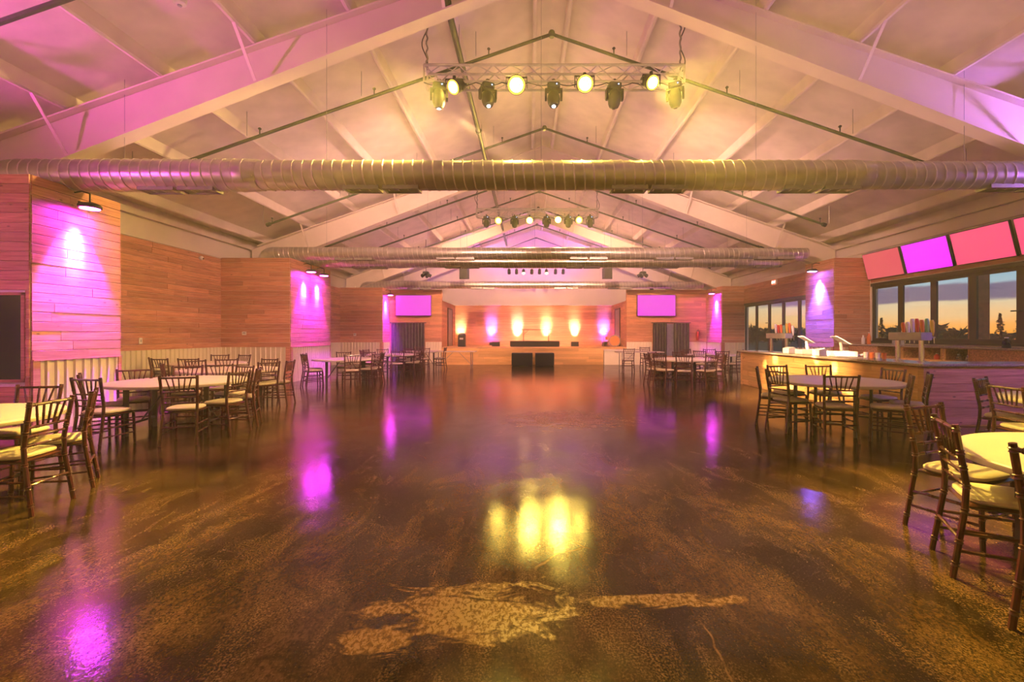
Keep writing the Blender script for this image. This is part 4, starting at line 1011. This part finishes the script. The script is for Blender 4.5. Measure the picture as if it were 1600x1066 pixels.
# beer towers
HM = ['handle_white', 'handle_white', 'handle_orange', 'handle_yellow', 'handle_green', 'handle_orange', 'handle_red']
def tap_tower(x, y, w, label, seed):
    rr = random.Random(seed)
    t = thing('beer_tower', label, 'beer tap', (x, y, BZ)); h = .36
    for s in (-1, 1): MB().tube((0, s*(w/2-.10), 0), (0, s*(w/2-.10), h), .038, 14).build('column', 'chrome', t, smooth=True); MB().lathe([(.065, 0), (.065, .015), (.04, .02)], 14, (0, s*(w/2-.10), 0)).build('flange', 'chrome', t, smooth=True)
    MB().bevel_box(-.10, .10, -w/2, w/2, h, h+.14, .01).build('header', 'steel_grey', t)
    n = 7
    for k in range(n):
        yy = -w/2+w*(k+.5)/n
        hd = MB().tube((.10, yy, h+.07), (.18, yy, h+.05), .014, 8).tube((.16, yy, h+.06), (.17, yy, h-.05), .010, 8).build('faucet', 'chrome', t)
        q = rr.uniform(.20, .30)
        MB().rings([(.15, yy, h+.08), (.15, yy, h+.12), (.145, yy, h+.16), (.135, yy, h+.12+q*.8), (.13, yy, h+.12+q)], [.010, .016, .026, .034, .022], 10).build('tap_handle', HM[(k+seed) % 7], hd, smooth=True)
    return t
tap_tower(BX+.40, 12.25, .95, 'chrome beer tower with tap handles at the far end of the bar', 1)
tap_tower(BX+.40, 8.05, .70, 'chrome beer tower with colourful tap handles near the bar corner', 3)
def register(x, y, label):
    t = thing('tablet_till', label, 'till', (x, y, BZ), math.radians(-12), group='tablet tills on the bar')
    MB().bevel_box(-.20, .20, -.24, .24, 0, .11, .01).build('cash_drawer', 'white_plastic', t)
    MB().tube((0, 0, .11), (-.03, 0, .30), .03, 12).build('neck', 'white_plastic', t, smooth=True)
    MB().obox((.10, 0, .26), (-.16, 0, .42), .36, .016).build('tablet', 'white_plastic', t)
    MB().obox((.30, -.05, .03), (.42, -.05, .06), .10, .03).build('card_reader', 'white_plastic', t)
register(BX+.38, 10.95, 'white tablet till at the far part of the bar'); register(BX+.38, 9.75, 'white tablet till nearer the bar corner')
for i, (x, y) in enumerate(((BX+.30, 11.55), (BX+.30, 10.35))):
    t = thing('receipt_printer', ['white receipt printer left of the far till', 'white receipt printer between the two tills'][i], 'printer', (x, y, BZ), .2)
    MB().prism([(-.12, 0), (.12, 0), (.12, .10), (.02, .15), (-.12, .12)], 'y', -.1, .1).build('body', 'white_plastic', t)
    MB().box(-.02, .07, -.06, .06, .125, .135).build('paper_slot', 'black_case', t)
for i in range(4):
    y = 8.75+.16*i
    t = thing('bar_cup', ['leftmost', 'second', 'third', 'rightmost'][3-i]+' small cup in the row beside the near beer tower', 'cup', (BX+.5, y, BZ), group='cups in a row on the bar')
    MB().lathe([(.032, 0), (.042, .11), (.038, .11), (.029, .01)], 14).build('cup_body', 'white_plastic' if i % 2 else 'handle_orange', t, smooth=True)
rk = thing('glass_rack', 'wire rack of glasses behind the far till', 'rack', (BX+.52, 11.6, BZ))
MB().box(-.12, .12, -.18, .18, 0, .02).build('tray', 'steel_grey', rk)
for k in range(6): MB().lathe([(.03, .02), (.036, .14), (.033, .14), (.027, .03)], 12, (-.06+.12*(k % 2), -.12+.12*(k//2), 0)).build('glass', 'chrome', rk, smooth=True)

# ------------------------------------------------------------------ outdoors beyond the windows
gr = tag(MB().box(XR+.2, 160, -60, 160, -.35, -.15).build('terrain_lawn', 'dusk_grass'), 'dusky ground outside the windows', 'ground', kind='structure')
def tree(x, y, h, w, conifer, label):
    rr = random.Random(int(x*13+y*7))
    t = thing('dusk_tree', label, 'tree', (x, y, -.15), group='dark trees outside the windows')
    MB().rings([(0,0,0), (.05,0,h*.5), (0,0,h*.9)], [h*.03, h*.02, h*.006], 7).build('trunk', 'bark', t)
    b = MB()
    for k in range(700):
        if conifer:
            u = rr.random()**.8; r = w*(1-u)*(.35+.65*rr.random())*(.8+.35*math.sin(u*26)); z = h*(.12+.88*u); a = rr.uniform(0, 6.283); p = Vector((r*math.cos(a), r*math.sin(a), z-.12*r)); s = w*.10
        else:
            v = Vector((rr.gauss(0,1), rr.gauss(0,1), rr.gauss(0,1))).normalized()*rr.uniform(.65, 1.)
            lump = 1+.25*math.sin(v.x*5+x)+.2*math.sin(v.y*6+y); p = Vector((v.x*w*lump, v.y*w*lump, h*.6+v.z*h*.4*lump)); s = w*.16
        n = len(b.v); d1 = Vector((rr.gauss(0,1), rr.gauss(0,1), rr.gauss(0,1))).normalized()*s*rr.uniform(.6, 1.4); d2 = d1.orthogonal().normalized()*s*rr.uniform(.3, .7)
        b.v += [tuple(p-d1), tuple(p+d2), tuple(p+d1), tuple(p-d2)]; b.f.append((n, n+1, n+2, n+3))
    tag(b.build('foliage', 'leaf', t), kind='stuff')
for (x, y, h, w, c, l) in ((15.0, 19.6, 2.3, .62, True, 'small dark conifer at the left of the serving windows'), (38.5, 45, 2.6, 2.6, False, 'rounded dark tree behind the second window pane'), (46.5, 57, 2.4, 2.4, False, 'low dark tree left of the rounded one'),
                           (43.5, 47, 2.1, 2.2, False, 'low dark tree behind the third window pane'), (26.6, 26, 2.8, .75, True, 'pointed dark conifer in the right window pane'), (28.4, 26.6, 3.0, .8, True, 'taller pointed conifer at the right window edge'),
                           (35, 72, 2.7, 3.4, False, 'low dark tree beyond the middle of the glass doors'), (43, 78, 2.6, 3.6, False, 'low dark tree beyond the right of the glass doors'), (34, 80, 2.4, 3.2, False, 'low dark tree beyond the left of the glass doors'), (30.5, 30, 1.7, 1.4, False, 'low bush before the right conifers')):
    tree(x, y, h, w, c, l)
po = thing('patio_post', 'red brown square post outside the right serving window', 'post', (12.6, 12.9, -.15))
MB().bevel_box(-.16, .16, -.16, .16, 0, 4.2, .01).build('shaft', 'patio_post', po); MB().box(-.2, .2, -.2, .2, 0, .3).build('foot', 'patio_post', po)

# ------------------------------------------------------------------ haze hanging in the hall
if HAZE > 0:
    m = bpy.data.materials.new('stage_haze'); m.use_nodes = True; nt = m.node_tree; nt.nodes.remove(nt.nodes['Principled BSDF'])
    vs = nt.nodes.new('ShaderNodeVolumeScatter'); vs.inputs['Color'].default_value = (1., .96, .90, 1); vs.inputs['Density'].default_value = HAZE; vs.inputs['Anisotropy'].default_value = .35
    nt.links.new(vs.outputs[0], nt.nodes['Material Output'].inputs['Volume']); MATS['stage_haze'] = m
    hz = MB().prism([(XL+.02, .02), (XR-.02, .02), (XR-.02, ZE-.02), (XC, ZR-.02), (XL+.02, ZE-.02)], 'y', Y0+.05, Y1-.05).build('haze', 'stage_haze')
    tag(hz, 'thin stage haze filling the hall', 'haze', kind='stuff')
